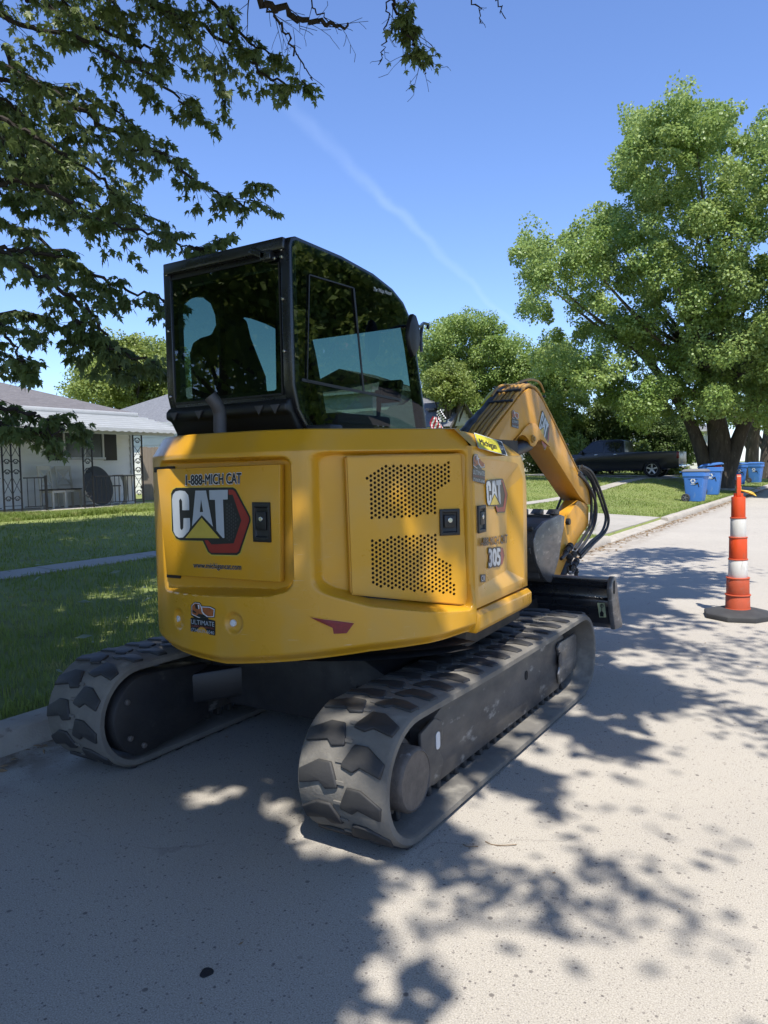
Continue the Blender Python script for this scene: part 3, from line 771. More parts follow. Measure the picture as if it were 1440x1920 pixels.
# honeycomb print inside the emblem
hx = []
for i in range(7):
    for j in range(11):
        cx = 815 + i * 24; cy = 455 + j * 38 + (19 if i % 2 else 0)
        if inside((cx, cy), [(800, 440), (870, 450), (940, 620), (880, 860), (800, 860)]): hx.append(([(cx + 10 * math.cos(a), cy + 15 * math.sin(a)) for a in [k * math.pi / 3 for k in range(6)]], ()))
mat('print_grey', (0.035, 0.037, 0.042), 0.45)
decal('emblem_mesh', hx, fm_rear(.0036), 'print_grey', rear_door)
def line_map(pl, pr, capv, fm):
    """text line between two photo points (baseline), capv = up vector in photo pixels at left and right"""
    def f(a, b):
        x = pl[0] + (pr[0] - pl[0]) * a; y = pl[1] + (pr[1] - pl[1]) * a; c = capv[0] + (capv[1] - capv[0]) * a
        return fm(x, y - c * b)
    return f
def lettering(s, pl, pr, cap, P0, N, parent, bold=.02, halo=0.0, m='print_black', off=.002, shear=0.0, hm='print_white'):
    mk = lambda o, k: [line_map(pl, pr, cap, plane_map(P0, N, o + i * .00012)) for i in range(k)]
    if halo: text('lettering_outline', s, mk(off, 9), hm, parent, halo, shear)
    return text('lettering', s, mk(off + .0016, 5 if bold else 1), m, parent, bold, shear)
lettering('1-888-MICH CAT', (348.5, 909.5), (452, 906), (18.5, 19.5), REAR_P, REAR_N, rear_door, .035, .075)
lettering('www.michigancat.com', (362.5, 1064), (452, 1068.5), (9.5, 11), REAR_P, REAR_N, rear_door, .022, .035)

# side door with two honeycomb-punched fields
SD_N = Vector((math.sin(PH_SIDE), -math.cos(PH_SIDE), 0)); SD_P = SD_N * .944
SD_X = Vector((math.cos(PH_SIDE), math.sin(PH_SIDE), 0))
def sd2(x, y):
    p = on_plane(x, y, SD_P, SD_N); return (p.dot(SD_X), p.z)
zz = lambda L: [sd2(640 + X / 6, 840 + Y / 6) for X, Y in L]
door2 = [sd2(*p) for p in ((651, 859), (863, 853), (877, 1134), (661, 1113))]
fieldA = zz([(285, 300), (440, 195), (1215, 165), (1225, 400), (1060, 510), (1070, 745), (320, 805)])
fieldB = zz([(325, 1045), (385, 1022), (1075, 960), (1090, 1200), (1255, 1300), (1275, 1645), (700, 1600), (350, 1560)])
holes = []
PT = .0203
for i in range(60):
    for j in range(60):
        a = door2[0][0] + i * PT * .866; c = .80 + j * PT + (PT / 2 if i % 2 else 0)
        if inside((a, c), fieldA) or inside((a, c), fieldB):
            holes.append([(a + .0075 * math.cos(k * math.pi / 3), c + .0075 * math.sin(k * math.pi / 3)) for k in range(6)])
vs = []; es = []
for L in [door2] + holes:
    k = len(vs); vs += [Vector(p) for p in L]; es += [(k + i, k + (i + 1) % len(L)) for i in range(len(L))]
ov, oe, of, _, _, _ = delaunay_2d_cdt(vs, es, [], 0, 1e-7)
hc = np.array([[sum(p[0] for p in h) / 6, sum(p[1] for p in h) / 6] for h in holes])
T = []
for f in of:
    c = sum((ov[i] for i in f), Vector((0, 0))) / 3
    if not inside(c, door2): continue
    if np.min((hc[:, 0] - c.x) ** 2 + (hc[:, 1] - c.y) ** 2) < .0064 ** 2: continue
    T.append(tuple(f))
nv = len(ov)
V3 = [SD_P + SD_X * (p.x - SD_P.dot(SD_X)) + Vector((0, 0, p.y)) for p in ov]
V3 = V3 + [p - SD_N * .006 for p in V3]
F3 = T + [tuple(nv + i for i in reversed(t)) for t in T]
for L, base in [(door2, 0)]: pass
k = 0; ring_edges = []
for L in [door2] + holes: ring_edges += [(k + i, k + (i + 1) % len(L)) for i in range(len(L))]; k += len(L)
if nv == k: F3 += [(a, bb, nv + bb, nv + a) for a, bb in ring_edges]
side_door = raw('side_door', V3, F3, 'machine_yellow', EX)
latch(side_door, 842.5, 979, .098, .120, SD_P, SD_N)
# folded rim of the door
b = MB()
cc = [SD_P + SD_X * (p[0] - SD_P.dot(SD_X)) + Vector((0, 0, p[1])) - SD_N * .018 for p in door2]
for i in range(4): b.bar(cc[i], cc[(i + 1) % 4], .012, .022, SD_N)
b.build('door_rim', 'machine_yellow', side_door)
# radiator seen through the punched holes
b = MB(); b.box(SD_P - SD_N * .022 + Vector((0, 0, 1.17)), (.50, .006, .60), Matrix.Rotation(PH_SIDE, 4, 'Z')); b.build('radiator_screen', 'radiator_dark', side_door)

# right-hand panel with sunk facets
SP_A, SP_B = Vector((.928, -.362, 0)), Vector((.846, .5, 0))
SP_X = (SP_B - SP_A).normalized(); SP_N = SP_X.cross(Vector((0, 0, 1))).normalized(); SP_P = SP_A
def sp2(x, y, off=0.0):
    p = on_plane(x, y, SP_P + SP_N * off, SP_N); return ((p - SP_A).dot(SP_X), p.z)
def sp3(t, z, d=0.0): return SP_A + SP_X * t + Vector((0, 0, z)) + SP_N * d
b = MB()
_pl = [sp2(890.5, 1138), sp2(884, 843), sp2(877, 807)]
PT0, PT1, PT2 = _pl[0][0] + .006, _pl[1][0] + .006, _pl[2][0] + .006
outer = [(PT0, .806), (.852, .785), (.85, 1.36), (.80, 1.47), (.74, 1.515), (PT1, 1.555)]
mid = [(.03, .845), (.78, .835), (.775, 1.40), (.70, 1.465), (.66, 1.475), (-.01, 1.505)]
inn = [(.03, .90), (.60, .905), (.61, 1.33), (.56, 1.375), (.50, 1.385), (-.01, 1.49)]
V = [sp3(*p, -.16) for p in outer] + [sp3(*p) for p in outer] + [sp3(*p) for p in mid] + [sp3(t, z, -.040 * max(0.0, t - .01) / .6 - .001) for i, (t, z) in enumerate(inn)]
inn_n = len(inn)
F = [(i, (i + 1) % 6, 6 + (i + 1) % 6, 6 + i) for i in range(6)] + [(6 + i, 6 + (i + 1) % 6, 12 + (i + 1) % 6, 12 + i) for i in range(6)] + [(12 + i, 12 + (i + 1) % 6, 18 + (i + 1) % 6, 18 + i) for i in range(6)] + [(18, 19, 20), (18, 20, 21), (18, 21, 22), (18, 22, 23)]
# upper chamfer that carries the dealer sticker
ch = [sp3(PT2 + .02, 1.632, -.075), sp3(.60, 1.598, -.075), sp3(.70, 1.555, -.075), sp3(.77, 1.50, -.10)]
k = len(V); V += ch + [sp3(PT2 + .02, 1.63, -.3), sp3(.60, 1.596, -.3), sp3(.70, 1.55, -.3)]
F += [(6 + 5, 6 + 4, k + 1, k), (6 + 4, 6 + 3, k + 2, k + 1), (6 + 3, 6 + 2, k + 3, k + 2), (k, k + 1, k + 5, k + 4), (k + 1, k + 2, k + 6, k + 5)]
b.add(V, F)
panel = b.build('side_panel', 'machine_yellow', EX, bevel=.007, seg=2, ang=8)
from mathutils.bvhtree import BVHTree
_bv = BVHTree.FromPolygons([v.co for v in panel.data.vertices], [tuple(p.vertices) for p in panel.data.polygons])
def panel_map(off):
    def f(x, y):
        d = ray(x, y).normalized(); h = _bv.ray_cast(CAM_POS, d)
        if h[0] is None: return on_plane(x, y, SP_P, SP_N)
        n = h[1] if h[1].dot(d) < 0 else -h[1]; return h[0] + n * off
    return f
CH_N = (ch[1] - sp3(PT1, 1.555)).cross(sp3(.74, 1.515) - sp3(PT1, 1.555)); CH_N.normalize()
if CH_N.dot(SP_N) < 0: CH_N = -CH_N
CH_P = sp3(PT1, 1.555)
IN_N = SP_N; 
# facet plane of the sunk field
ip = [sp3(.01, .9, -.001), sp3(.61, .9, -.041), sp3(.01, 1.4, -.001)]
IN_N = (ip[1] - ip[0]).cross(ip[2] - ip[0]).normalized()
if IN_N.dot(SP_N) < 0: IN_N = -IN_N
IN_P = ip[0]
def affine_map(o, ex, ey, P0, N, off):
    """emblem units -> photo pixels by three anchor points -> plane"""
    f = plane_map(P0, N, off)
    # anchors: (185,268)->o  (1085,268)->ex  (185,1030)->ey
    def g(X, Y):
        a = (X - 185) / 900.0; c = (Y - 268) / 762.0
        return f(o[0] + (ex[0] - o[0]) * a + (ey[0] - o[0]) * c, o[1] + (ex[1] - o[1]) * a + (ey[1] - o[1]) * c)
    return g
emblem(lambda off: affine_map((911, 900), (951, 897), (913, 964), IN_P, IN_N, off + .002), panel, .001)
lettering('1-888-MICH CAT', (901.5, 1024.5), (951.5, 1018), (15, 16), IN_P, IN_N, panel, .012, .022, 'print_black', .0065)
def rect_decal(name, px4, P0, N, m, parent, off):
    return decal(name, [(px4, ())], plane_map(P0, N, off), m, parent)
rect_decal('number_backing', [(916, 1040), (937, 1027), (943, 1027), (946, 1042), (942, 1058), (934, 1060), (920, 1064), (916, 1052)], IN_P, IN_N, 'print_red_faded', panel, .002)
lettering('305', (917, 1062), (938, 1058), (32, 30), IN_P, IN_N, panel, .05, .12, 'print_silver', .0032, 0.0, 'print_grey')
bpy.data.objects  # keep order
rect_decal('class_plate', [(901, 1077.5), (910.5, 1076.5), (910.5, 1091), (901.5, 1092)], IN_P, IN_N, 'print_grey', panel, .003)
text('lettering', 'CR', line_map((902.5, 1089.5), (909.5, 1088.5), (10, 10), plane_map(IN_P, IN_N, .0045)), 'print_white', panel)
rect_decal('dealer_sticker', [(888.5, 811), (941, 828), (951.5, 854.5), (897, 840)], CH_P, CH_N, 'print_white', panel, .007)
rect_decal('dealer_sticker_field', [(890, 812.5), (931.5, 826), (941, 850.5), (898, 838.5)], CH_P, CH_N, 'print_lemon', panel, .0085)
rect_decal('dealer_sticker_end', [(932, 826.2), (940.3, 829), (950, 852.8), (941.5, 850.7)], CH_P, CH_N, 'print_black', panel, .0085)
text('lettering', 'Michigan', [(lambda a, b_, o=o: plane_map(CH_P, CH_N, .010 + o)(901.5 + 31 * a - 4.0 * b_, 833 + 9.5 * a - 11.5 * b_)) for o in (0, .0002, .0004)], 'print_black', panel, .03)
text('lettering', 'CAT', lambda a, b_: plane_map(CH_P, CH_N, .010)(939.5 + 7.5 * a - 3.5 * b_, 842.5 + 2.2 * a - 8 * b_), 'print_white', panel)
latch(panel, 901.5, 973, .105, .128, sp3(.0, 0, .002), SP_N)

# hire-firm sticker: loader and skip drawing over three text lines
def sticker(fm, parent):
    """fm(off)->(a,b): a 0..1 across, b 0..1 downwards"""
    decal('sticker_backing', [([(.02, .10), (.16, .0), (.38, .0), (.46, .10), (.80, .10), (1.0, .16), (.98, .44), (.72, .46), (.72, .50), (1.0, .54), (1.0, .98), (.98, 1.0), (0, .92), (0, .50), (.14, .49), (.02, .43)], ())], fm(.001), 'print_black', parent)
    decal('sticker_outline', [([(.05, .12), (.17, .02), (.37, .02), (.44, .12), (.80, .12), (.98, .18), (.96, .42), (.70, .44), (.44, .47), (.32, .48), (.05, .40)], ())], fm(.0016), 'print_white', parent)
    decal('sticker_loader', [([(.07, .13), (.18, .04), (.36, .04), (.42, .15), (.46, .30), (.56, .40), (.50, .46), (.34, .46), (.07, .38)], ())], fm(.0022), 'print_orange', parent)
    decal('sticker_skip', [([(.48, .15), (.78, .14), (.95, .20), (.93, .40), (.72, .42), (.60, .36), (.50, .28)], ())], fm(.0022), 'print_orange', parent)
    decal('sticker_shadow', [([(.18, .07), (.28, .06), (.32, .22), (.22, .20)], ()), ([(.34, .35), (.56, .37), (.68, .44), (.42, .47), (.26, .43)], ()), ([(.10, .24), (.24, .32), (.24, .36), (.10, .32)], ())], fm(.0028), 'print_black', parent)
    decal('sticker_window', [([(.31, .07), (.37, .08), (.38, .20), (.33, .21)], ())], fm(.0032), 'print_white', parent)
    F = fm(.0028)
    text('lettering', 'ULTIMATE', lambda a, c: F(.03 + .94 * a, .685 + .035 * a - .145 * c), 'print_silver', parent)
    text('lettering', 'DUMPSTER RENTAL', lambda a, c: F(.03 + .94 * a, .775 + .04 * a - .065 * c), 'print_red_faded', parent)
    text('lettering', '(734)639-6040', lambda a, c: F(.03 + .94 * a, .91 + .06 * a - .105 * c), 'print_silver', parent)
def fm_st(off):
    def g(a, c_):
        x = 358 + 46 * a; y = 1128 + 60 * c_ + 3.5 * a * 1.0
        p = on_cyl(x, y, 1.0705); q = Vector((p.x, p.y, 0)).normalized(); return p + q * (off + .001)
    return g
sticker(fm_st, shell)
sticker(lambda off: (lambda a, c_: plane_map(IN_P, IN_N, off + .003)(886.5 + 23 * a, 851 + 55 * c_ + 2 * a)), panel)

# sill below the panel
b = MB()
pr = [(-.10, .70), (.0, .692), (.022, .715), (.022, .775), (.0, .797), (-.10, .797)]
loops = [[sp3(t, z + dz, d) for d, z in pr] for t, dz in ((PT0, 0), (.86, -.026))]
b.loft(loops); b.build('sill', 'machine_yellow', EX, bevel=.006)

# ------------------------------------------------------------------ cab
cab = empty('cab', (0, 0, 0)); cab.parent = EX
CU0, CU1 = -.685, .160
prof = [(-.50, 1.585), (-.60, 1.65), (-.675, 1.745), (-.705, 1.86), (-.705, 2.505), (-.69, 2.545), (-.655, 2.557), (-.28, 2.551), (.02, 2.524), (.22, 2.480), (.34, 2.425), (.425, 2.34), (.475, 2.20), (.54, 1.95), (.60, 1.71), (.67, 1.42), (.30, 1.40), (-.30, 1.45)]
def inset(P, d):
    n = len(P); out = []
    for i in range(n):
        a, p, c = Vector(P[i - 1]), Vector(P[i]), Vector(P[(i + 1) % n])
        e1 = (p - a).normalized(); e2 = (c - p).normalized(); n1 = Vector((e1.y, -e1.x)); n2 = Vector((e2.y, -e2.x)); m_ = (n1 + n2); m_.normalize()
        out.append(tuple(p + m_ * d / max(.4, m_.dot(n1))))
    return out
ci = inset(prof, .050)
if not inside(ci[4], prof): ci = inset(prof, -.050)
def ring_prism(o, i, u0, u1):
    b = MB(); n = len(o)
    b.loft([[(u0, *p) for p in o], [(u1, *p) for p in o], [(u1, *p) for p in i], [(u0, *p) for p in i]], cap=False, closed=True)
    return b
ring_prism(prof, ci, CU1 - .055, CU1).build('cab_frame', 'cab_black', cab, bevel=.014, seg=3)
ring_prism(prof, ci, CU0, CU0 + .05).build('cab_frame', 'cab_black', cab, bevel=.014, seg=3)
# roof, following the side profile, and the front header
rp = prof[5:12]; ri = [(v * .985 + .0, z - .045) for v, z in rp]
b = MB(); b.loft([[(u, *p) for p in rp + ri[::-1]] for u in (CU0 + .05, CU1 - .055)]); b.build('roof', 'cab_black', cab, bevel=.008)
# rear wall with the window opening
def holed(name, o, h, f, t0, t1, m, parent, h2=()):
    hs = [h] + ([h2] if h2 else []); ov, T = fill(o, hs); n = len(ov)
    V = [f(p[0], p[1], t0) for p in ov] + [f(p[0], p[1], t1) for p in ov]
    F = [tuple(t) for t in T] + [tuple(n + i for i in reversed(t)) for t in T]
    no, nh = len(o), len(h)
    F += [(i, (i + 1) % no, n + (i + 1) % no, n + i) for i in range(no)] + [(no + i, no + (i + 1) % nh, n + no + (i + 1) % nh, n + no + i) for i in range(nh)]
    return raw(name, V, F, m, parent)
def rrect(x0, x1, y0, y1, r, n=5):
    P = []
    for cx, cy, a0 in ((x1 - r, y1 - r, 0), (x0 + r, y1 - r, 90), (x0 + r, y0 + r, 180), (x1 - r, y0 + r, 270)):
        P += [(cx + r * math.cos(R(a0 + 90 * k / n)), cy + r * math.sin(R(a0 + 90 * k / n))) for k in range(n + 1)]
    return P
holed('rear_frame', [(CU0 + .05, 1.80), (CU1 - .055, 1.80), (CU1 - .055, 2.53), (CU0 + .05, 2.53)], rrect(-.600, .058, 1.845, 2.42, .03), lambda a, c, t: (a, t, c), -.69, -.655, 'cab_black', cab)
b = MB(); b.add([(-.645, -.6955, 1.826), (.090, -.6955, 1.826), (.090, -.6955, 2.462), (-.645, -.6955, 2.462)], [(0, 1, 2, 3)]); b.build('rear_window', 'cab_glass', cab)
b = MB()
for (u0, z0, u1, z1) in ((-.648, 2.464, .092, 2.464), (-.648, 1.824, .092, 1.824), (-.648, 1.824, -.648, 2.464), (.092, 1.824, .092, 2.44)): b.bar((u0, -.699, z0), (u1, -.699, z1), .008, .006, (0, 1, 0))
b.build('window_seal', 'plastic_black', cab)
# header beam, brackets, bolts and lower apron of the cab's back
b = MB(); b.box((-.26, -.712, 2.515), (.80, .03, .055)); b.build('header_beam', 'cab_black', cab, bevel=.006)
b = MB(); b.box((.045, -.725, 2.468), (.06, .04, .045)); b.bar((-.05, -.73, 2.51), (.04, -.73, 2.465), .03, .03); b.build('hinge_bracket', 'cab_black', cab, bevel=.004)
for u, z in ((.118, 2.49), (.118, 2.455), (.075, 2.455), (.118, 2.262), (.118, 2.02), (-.655, 2.49), (-.655, 2.20), (-.655, 1.86)):
    MB().lathe([(.008, 0), (.008, .008), (.005, .012)], 10, Matrix.Translation((u, -.706, z)) @ Matrix.Rotation(R(90), 4, 'X')).build('bolt', 'bright_steel', cab)
b = MB(); ap = [(-.66, 1.80), (-.71, 1.80), (-.735, 1.775), (-.735, 1.74), (-.70, 1.725), (-.66, 1.66), (-.56, 1.60), (-.50, 1.60), (-.56, 1.66), (-.64, 1.74)]
b.loft([[(u, *p) for p in ap] for u in (CU0 + .01, CU1 - .02)]); b.build('rear_apron', 'plastic_black', cab, bevel=.012, seg=3)
for u in (-.60, -.42, -.02, .08):
    b = MB(); b.prism([(-.028, .0), (.028, .0), (.0, -.045)], lambda a, c, t: (u + a, -.738 - t, 1.772 + c), 0, .01); b.build('lamp_bracket', 'exhaust_grey', cab, bevel=.003)
# side glass (right), full height, with the sliding pane's seals
gi = inset(prof, .018)
if not inside(gi[4], prof): gi = inset(prof, -.018)
gi2 = [p for p in gi]
b = MB(); b.add([(CU1 + .004, *p) for p in gi2], [tuple(range(len(gi2)))]); b.build('side_window', 'cab_glass', cab)
su = CU1 + .010
slid = [on_u(x, y, su) for x, y in ((580, 515), (663, 540), (682, 735), (576, 715))]
b = MB()
for i in range(4): b.bar(slid[i], slid[(i + 1) % 4], .006 if i != 1 else .014, .004, (1, 0, 0))
b.bar(on_u(566, 712, su), on_u(752, 750, su), .014, .004, (1, 0, 0))
b.build('sliding_window_seal', 'plastic_black', cab)
text('lettering', 'The Wisp House', line_map((700.5, 545), (734.5, 553.5), (7.5, 7.5), lambda x, y: on_u(x, y, CU1 + .0098)), 'print_white', cab, 0.0, .25)
# left wall with the door window, front frame and windscreen
lw = [on_u(x, y, CU0 + .02) for x, y in ((337, 590), (341, 572), (352, 562), (366, 557), (383, 558), (397, 569), (405, 590), (408, 620), (409, 690), (404, 735), (392, 748), (338, 756))]
lw2 = [(p.y, p.z) for p in lw]
lo = [(-.66, 1.50), (.60, 1.46), (.52, 1.95), (.455, 2.21), (.40, 2.34), (.20, 2.468), (-.66, 2.53)]
lw3 = [(p.y, p.z) for p in [on_u(x, y, CU0 + .02) for x, y in ((443, 612), (446, 602), (456, 594), (472, 597), (500, 607), (518, 616), (520, 735), (514, 742), (450, 742), (443, 735))]]
holed('door_panel', lo, lw2, lambda a, c, t: (t, a, c), CU0 + .012, CU0 + .04, 'cab_black', cab, lw3)
b = MB(); b.add([(CU0 + .025, *p) for p in lo], [tuple(range(len(lo)))]); b.build('door_window', 'clear_glass', cab)
b = MB()
fpth = [(.425, 2.34), (.475, 2.20), (.54, 1.95), (.60, 1.71), (.67, 1.42)]
for p, q in zip(fpth[:-1], fpth[1:]): b.bar((CU0 + .075, p[0] - .03, p[1]), (CU0 + .075, q[0] - .03, q[1]), .06, .05, (1, 0, 0))
b.bar((CU0 + .04, .375, 2.385), (CU1 - .05, .375, 2.385), .05, .05); b.build('front_frame', 'cab_black', cab)
b = MB(); b.add([(u, v - .02, z) for v, z in fpth for u in (CU0 + .05, CU1 - .055)], [(2 * i, 2 * i + 1, 2 * i + 3, 2 * i + 2) for i in range(4)]); b.build('windscreen', 'clear_glass', cab)
# black cladding behind the glass of the right side, rear quarter and lower half
b = MB(); b.add([(CU1 - .06, *p) for p in ((-.66, 1.62), (-.60, 1.62), (-.60, 2.50), (-.66, 2.50))], [(0, 1, 2, 3)]); b.build('quarter_trim', 'fabric_black', cab)
b = MB(); b.add([(u, v, z) for v, z in ((-.66, 2.49), (.16, 2.45), (.33, 2.39)) for u in (CU0 + .05, CU1 - .06)], [(0, 1, 3, 2), (2, 3, 5, 4)]); b.build('headliner', 'fabric_black', cab)
b = MB(); b.add([(CU0 + .05, -.66, 1.47), (CU1 - .06, -.66, 1.47), (CU1 - .06, .60, 1.42), (CU0 + .05, .60, 1.42)], [(0, 1, 2, 3)]); b.build('cab_floor', 'fabric_black', cab)
# seat and consoles
sp_ = [on_v(x, y, -.22) for x, y in ((372, 665), (378, 645), (392, 636), (412, 630), (424, 606), (440, 590), (452, 598), (460, 632), (474, 668), (488, 704), (494, 775), (378, 775))]
b = MB(); b.prism([(p.x, p.z) for p in sp_], lambda a, c, t: (a, t, c), -.30, -.16); b.build('seat_back', 'fabric_black', cab, bevel=.02, seg=3)
b = MB(); b.box((-.30, .06, 1.62), (.52, .50, .14)); b.build('seat_cushion', 'fabric_black', cab, bevel=.03, seg=3)
for u in (-.60, -.02):
    b = MB(); b.box((u, .10, 1.66), (.12, .55, .22)); b.build('armrest_console', 'plastic_black', cab, bevel=.02)
    b = MB(); b.tube([(u, .32, 1.76), (u, .34, 1.88), (u, .33, 1.93)], [.012, .016, .022], 8); b.build('joystick', 'plastic_black', cab, smooth=True)
b = MB(); b.box((-.02, .46, 1.93), (.16, .04, .14), Matrix.Rotation(R(-20), 4, 'X')); b.build('monitor', 'plastic_black', cab, bevel=.01)
# mirror and handrail at the right front corner
mp_ = [on_u(x, y, .30) for x, y in ((771, 588), (777, 592), (783, 612), (785, 635), (782, 655), (773, 670), (767, 655), (763, 630), (765, 608))]
b = MB(); b.prism([(p.y, p.z) for p in mp_], lambda a, c, t: (t, a, c), .285, .315); b.build('mirror', 'plastic_black', cab, bevel=.008)
b = MB(); b.tube([on_u(781, 612, .30), on_u(788, 612, .28), on_u(794, 606, .25), on_u(803, 608, .20)], .009, 8); b.tube([on_u(790, 660, .20), on_u(789, 628, .20), on_u(792, 607, .20)], .011, 8); b.tube([on_u(803, 607, .20), on_u(802, 616, .20)], .01, 8)
b.build('mirror_arm', 'cab_black', cab, smooth=True)
# exhaust stack with a cut bend
e0 = on_v(413.5, 835, -.86); e1 = on_v(412, 775, -.86); e2 = on_v(405, 757, -.88); e3 = on_v(394, 742, -.90)
b = MB(); pth = spline([e0, e0.lerp(e1, .6), e1, e2, e3], 5)
b.tube(pth, .031, 16, cap=False); b.tube(pth, .028, 16, cap=False); b.build('exhaust_pipe', 'exhaust_grey', EX, smooth=True)
b = MB(); p = on_v(600, 804, -.55); b.prism(rrect(-.16, .10, -.012, .03, .012), lambda a, c, t: (p.x + a, p.y + t, 1.645 + c), -.05, .05); b.build('deck_pad', 'plastic_black', EX, bevel=.006)

# ------------------------------------------------------------------ tracks and undercarriage
TV0, TV1, TH = -1.298, 1.337, .537
def belt_path(off, n=40):
    """closed path (v,z) of the belt at inward offset"""
    r = TH / 2 - off; P = []
    c0, c1 = TV0 + TH / 2, TV1 - TH / 2; zc = TH / 2
    P += [(c0 + (c1 - c0) * i / n, zc - r) for i in range(n)]
    P += [(c1 + r * math.sin(math.pi * i / 20), zc - r * math.cos(math.pi * i / 20)) for i in range(20)]
    # upper run sags a little between the rollers
    for i in range(n):
        t = i / n; P.append((c1 - (c1 - c0) * t, zc + r - .012 * math.sin(math.pi * t) ** 2 * (1 + .3 * math.sin(9 * t))))
    P += [(c0 - r * math.sin(math.pi * i / 20), zc + r * math.cos(math.pi * i / 20)) for i in range(20)]
    return P
LUG_H = .010
def make_track(sg):
    t = empty('track', (0, 0, 0)); t.parent = EX
    ua, ub_ = (.59, .99) if sg > 0 else (-.99, -.59)
    o = belt_path(LUG_H); i_ = belt_path(.052); e = belt_path(LUG_H + .012); e2 = belt_path(.045)
    b = MB(); n = len(o)
    loops = []
    uu = [(ua, e), (ua + .015, o), (ub_ - .015, o), (ub_, e), (ub_, e2), (ub_ - .012, i_), (ua + .012, i_), (ua, e2)]
    for k in range(n): loops.append([(u, *P[k]) for u, P in uu])
    b.loft(loops, closed=True)
    belt = b.build('belt', 'rubber_dusty', t, smooth=True)
    # lugs, two staggered rows; one mesh per row, turned along the belt
    r = TH / 2 - LUG_H; c0, c1 = TV0 + TH / 2, TV1 - TH / 2; zc = TH / 2
    Ls = c1 - c0; Lc = math.pi * r; LT = 2 * Ls + 2 * Lc
    def pos(s):
        s %= LT
        if s < Ls: return c0 + s, zc - r, 0.0
        s -= Ls
        if s < Lc: a = s / r; return c1 + r * math.sin(a), zc - r * math.cos(a), a
        s -= Lc
        if s < Ls: tt_ = s / Ls; return c1 - s, zc + r - .012 * math.sin(math.pi * tt_) ** 2 * (1 + .3 * math.sin(9 * tt_)), math.pi
        s -= Ls; a = s / r; return c0 - r * math.sin(a), zc + r * math.cos(a), math.pi + a
    N = 38; pitch = LT / N
    shape = [(-.055, -.050), (.005, -.050), (.092, .000), (.084, .052), (-.010, .030), (-.038, .052), (-.092, .040), (-.090, .022)]
    src = {}
    for row, (cu, mir, ph0) in enumerate(((ua + .105, -1, 0.0), (ub_ - .105, 1, .5))):
        P = [(mir * a, c) for a, c in shape]
        if mir < 0: P = P[::-1]
        m = MB(); top = [(a * .93, c * .90) for a, c in P]
        m.loft([[(a, c, .004) for a, c in P], [(a, c, -LUG_H * .55) for a, c in P], [(a, c, -LUG_H) for a, c in top]])
        first = None
        for k in range(N):
            v, z, a = pos((k + ph0) * pitch)
            M = Matrix.Translation((cu, v, z)) @ Matrix.Rotation(a, 4, 'X')
            if first is None: first = m.build('tread_lug', 'rubber_lug', t, bevel=.003, seg=1); first.matrix_local = M
            else: share(first, 'tread_lug', t, mw=M)
    # guide lugs along the inside of the lower run and small ribs along the middle of the tread
    m = MB(); m.box((0, 0, .022), (.05, .034, .05), taper=.75); g = None
    for k in range(24):
        for uo in (-.055, .055):
            M = Matrix.Translation(((ua + ub_) / 2 + uo, c0 + Ls * (k + .5) / 24, .052))
            if g is None: g = m.build('guide_lug', 'rubber_lug', t, bevel=.006, seg=1); g.matrix_local = M
            else: share(g, 'guide_lug', t, mw=M)
    m = MB(); m.box((0, 0, -.002), (.055, .018, .008), taper=.8); g = None
    for k in range(N * 2):
        v, z, a = pos((k + .25) * pitch / 2); M = Matrix.Translation(((ua + ub_) / 2, v, z)) @ Matrix.Rotation(a, 4, 'X')
        if g is None: g = m.build('tread_rib', 'rubber_dusty', t, bevel=.003, seg=1); g.matrix_local = M
        else: share(g, 'tread_rib', t, mw=M)
    # roller frame
    so = 1 if sg > 0 else -1
    ox = lambda a: so * a
    b = MB()
    fp = [(-.80, .12), (-.72, .095), (.90, .095), (1.00, .15), (1.00, .40), (.95, .425), (-.62, .425), (-.80, .36)]
    b.prism(fp, lambda a, c, t_: (t_, a, c), ox(.70), ox(.885)); b.build('track_frame', 'track_frame_paint', t, bevel=.012)
    b = MB(); b.prism([(-.74, .418), (-.60, .440), (.2, .445), (.92, .435), (.98, .40), (-.7, .39)], lambda a, c, t_: (t_, a, c), ox(.60), ox(.80)); b.build('packed_dirt', 'soil_dry', t)
    if sg > 0:
        # idler guard, bracket plates, hub cover and slot
        b = MB(); b.prism([(.92, .13), (1.16, .16), (1.19, .22), (1.19, .36), (1.16, .385), (.86, .385), (.83, .36), (.88, .27), (.84, .2), (.86, .13)], lambda a, c, t_: (t_, a, c), .885, .905); b.build('idler_guard', 'worn_steel', t, bevel=.008)
        b = MB(); b.prism(rrect(.835, .885, .24, .325, .024), lambda a, c, t_: (t_, a, c), .905, .909); b.build('idler_slot', 'hub_steel', t)
        b = MB(); b.prism([(-.86, .12), (-.70, .12), (-.66, .19), (-.70, .25), (-.66, .31), (-.67, .37), (-.74, .40), (-.86, .37)], lambda a, c, t_: (t_, a, c), .885, .903); b.build('motor_bracket', 'track_frame_paint', t, bevel=.008)
        b = MB(); b.prism(rrect(-.735, -.700, .26, .335, .014), lambda a, c, t_: (t_, a, c), .903, .906); b.build('bracket_slot', 'print_white', t)
        b = MB(); b.prism(rrect(.335, .375, .285, .335, .018), lambda a, c, t_: (t_, a, c), .8855, .888); b.build('frame_hole', 'fabric_black', t)
        Mh = Matrix.Translation((.80, -.985, .232)) @ Matrix.Rotation(R(90), 4, 'Y')
        b = MB(); b.lathe([(.150, -.04), (.150, .05), (.128, .055), (.128, .135), (.118, .148), (.114, .150), (.112, .146), (.02, .146)], 40, Mh); b.build('drive_hub', 'hub_steel', t, smooth=True)
        b = MB()
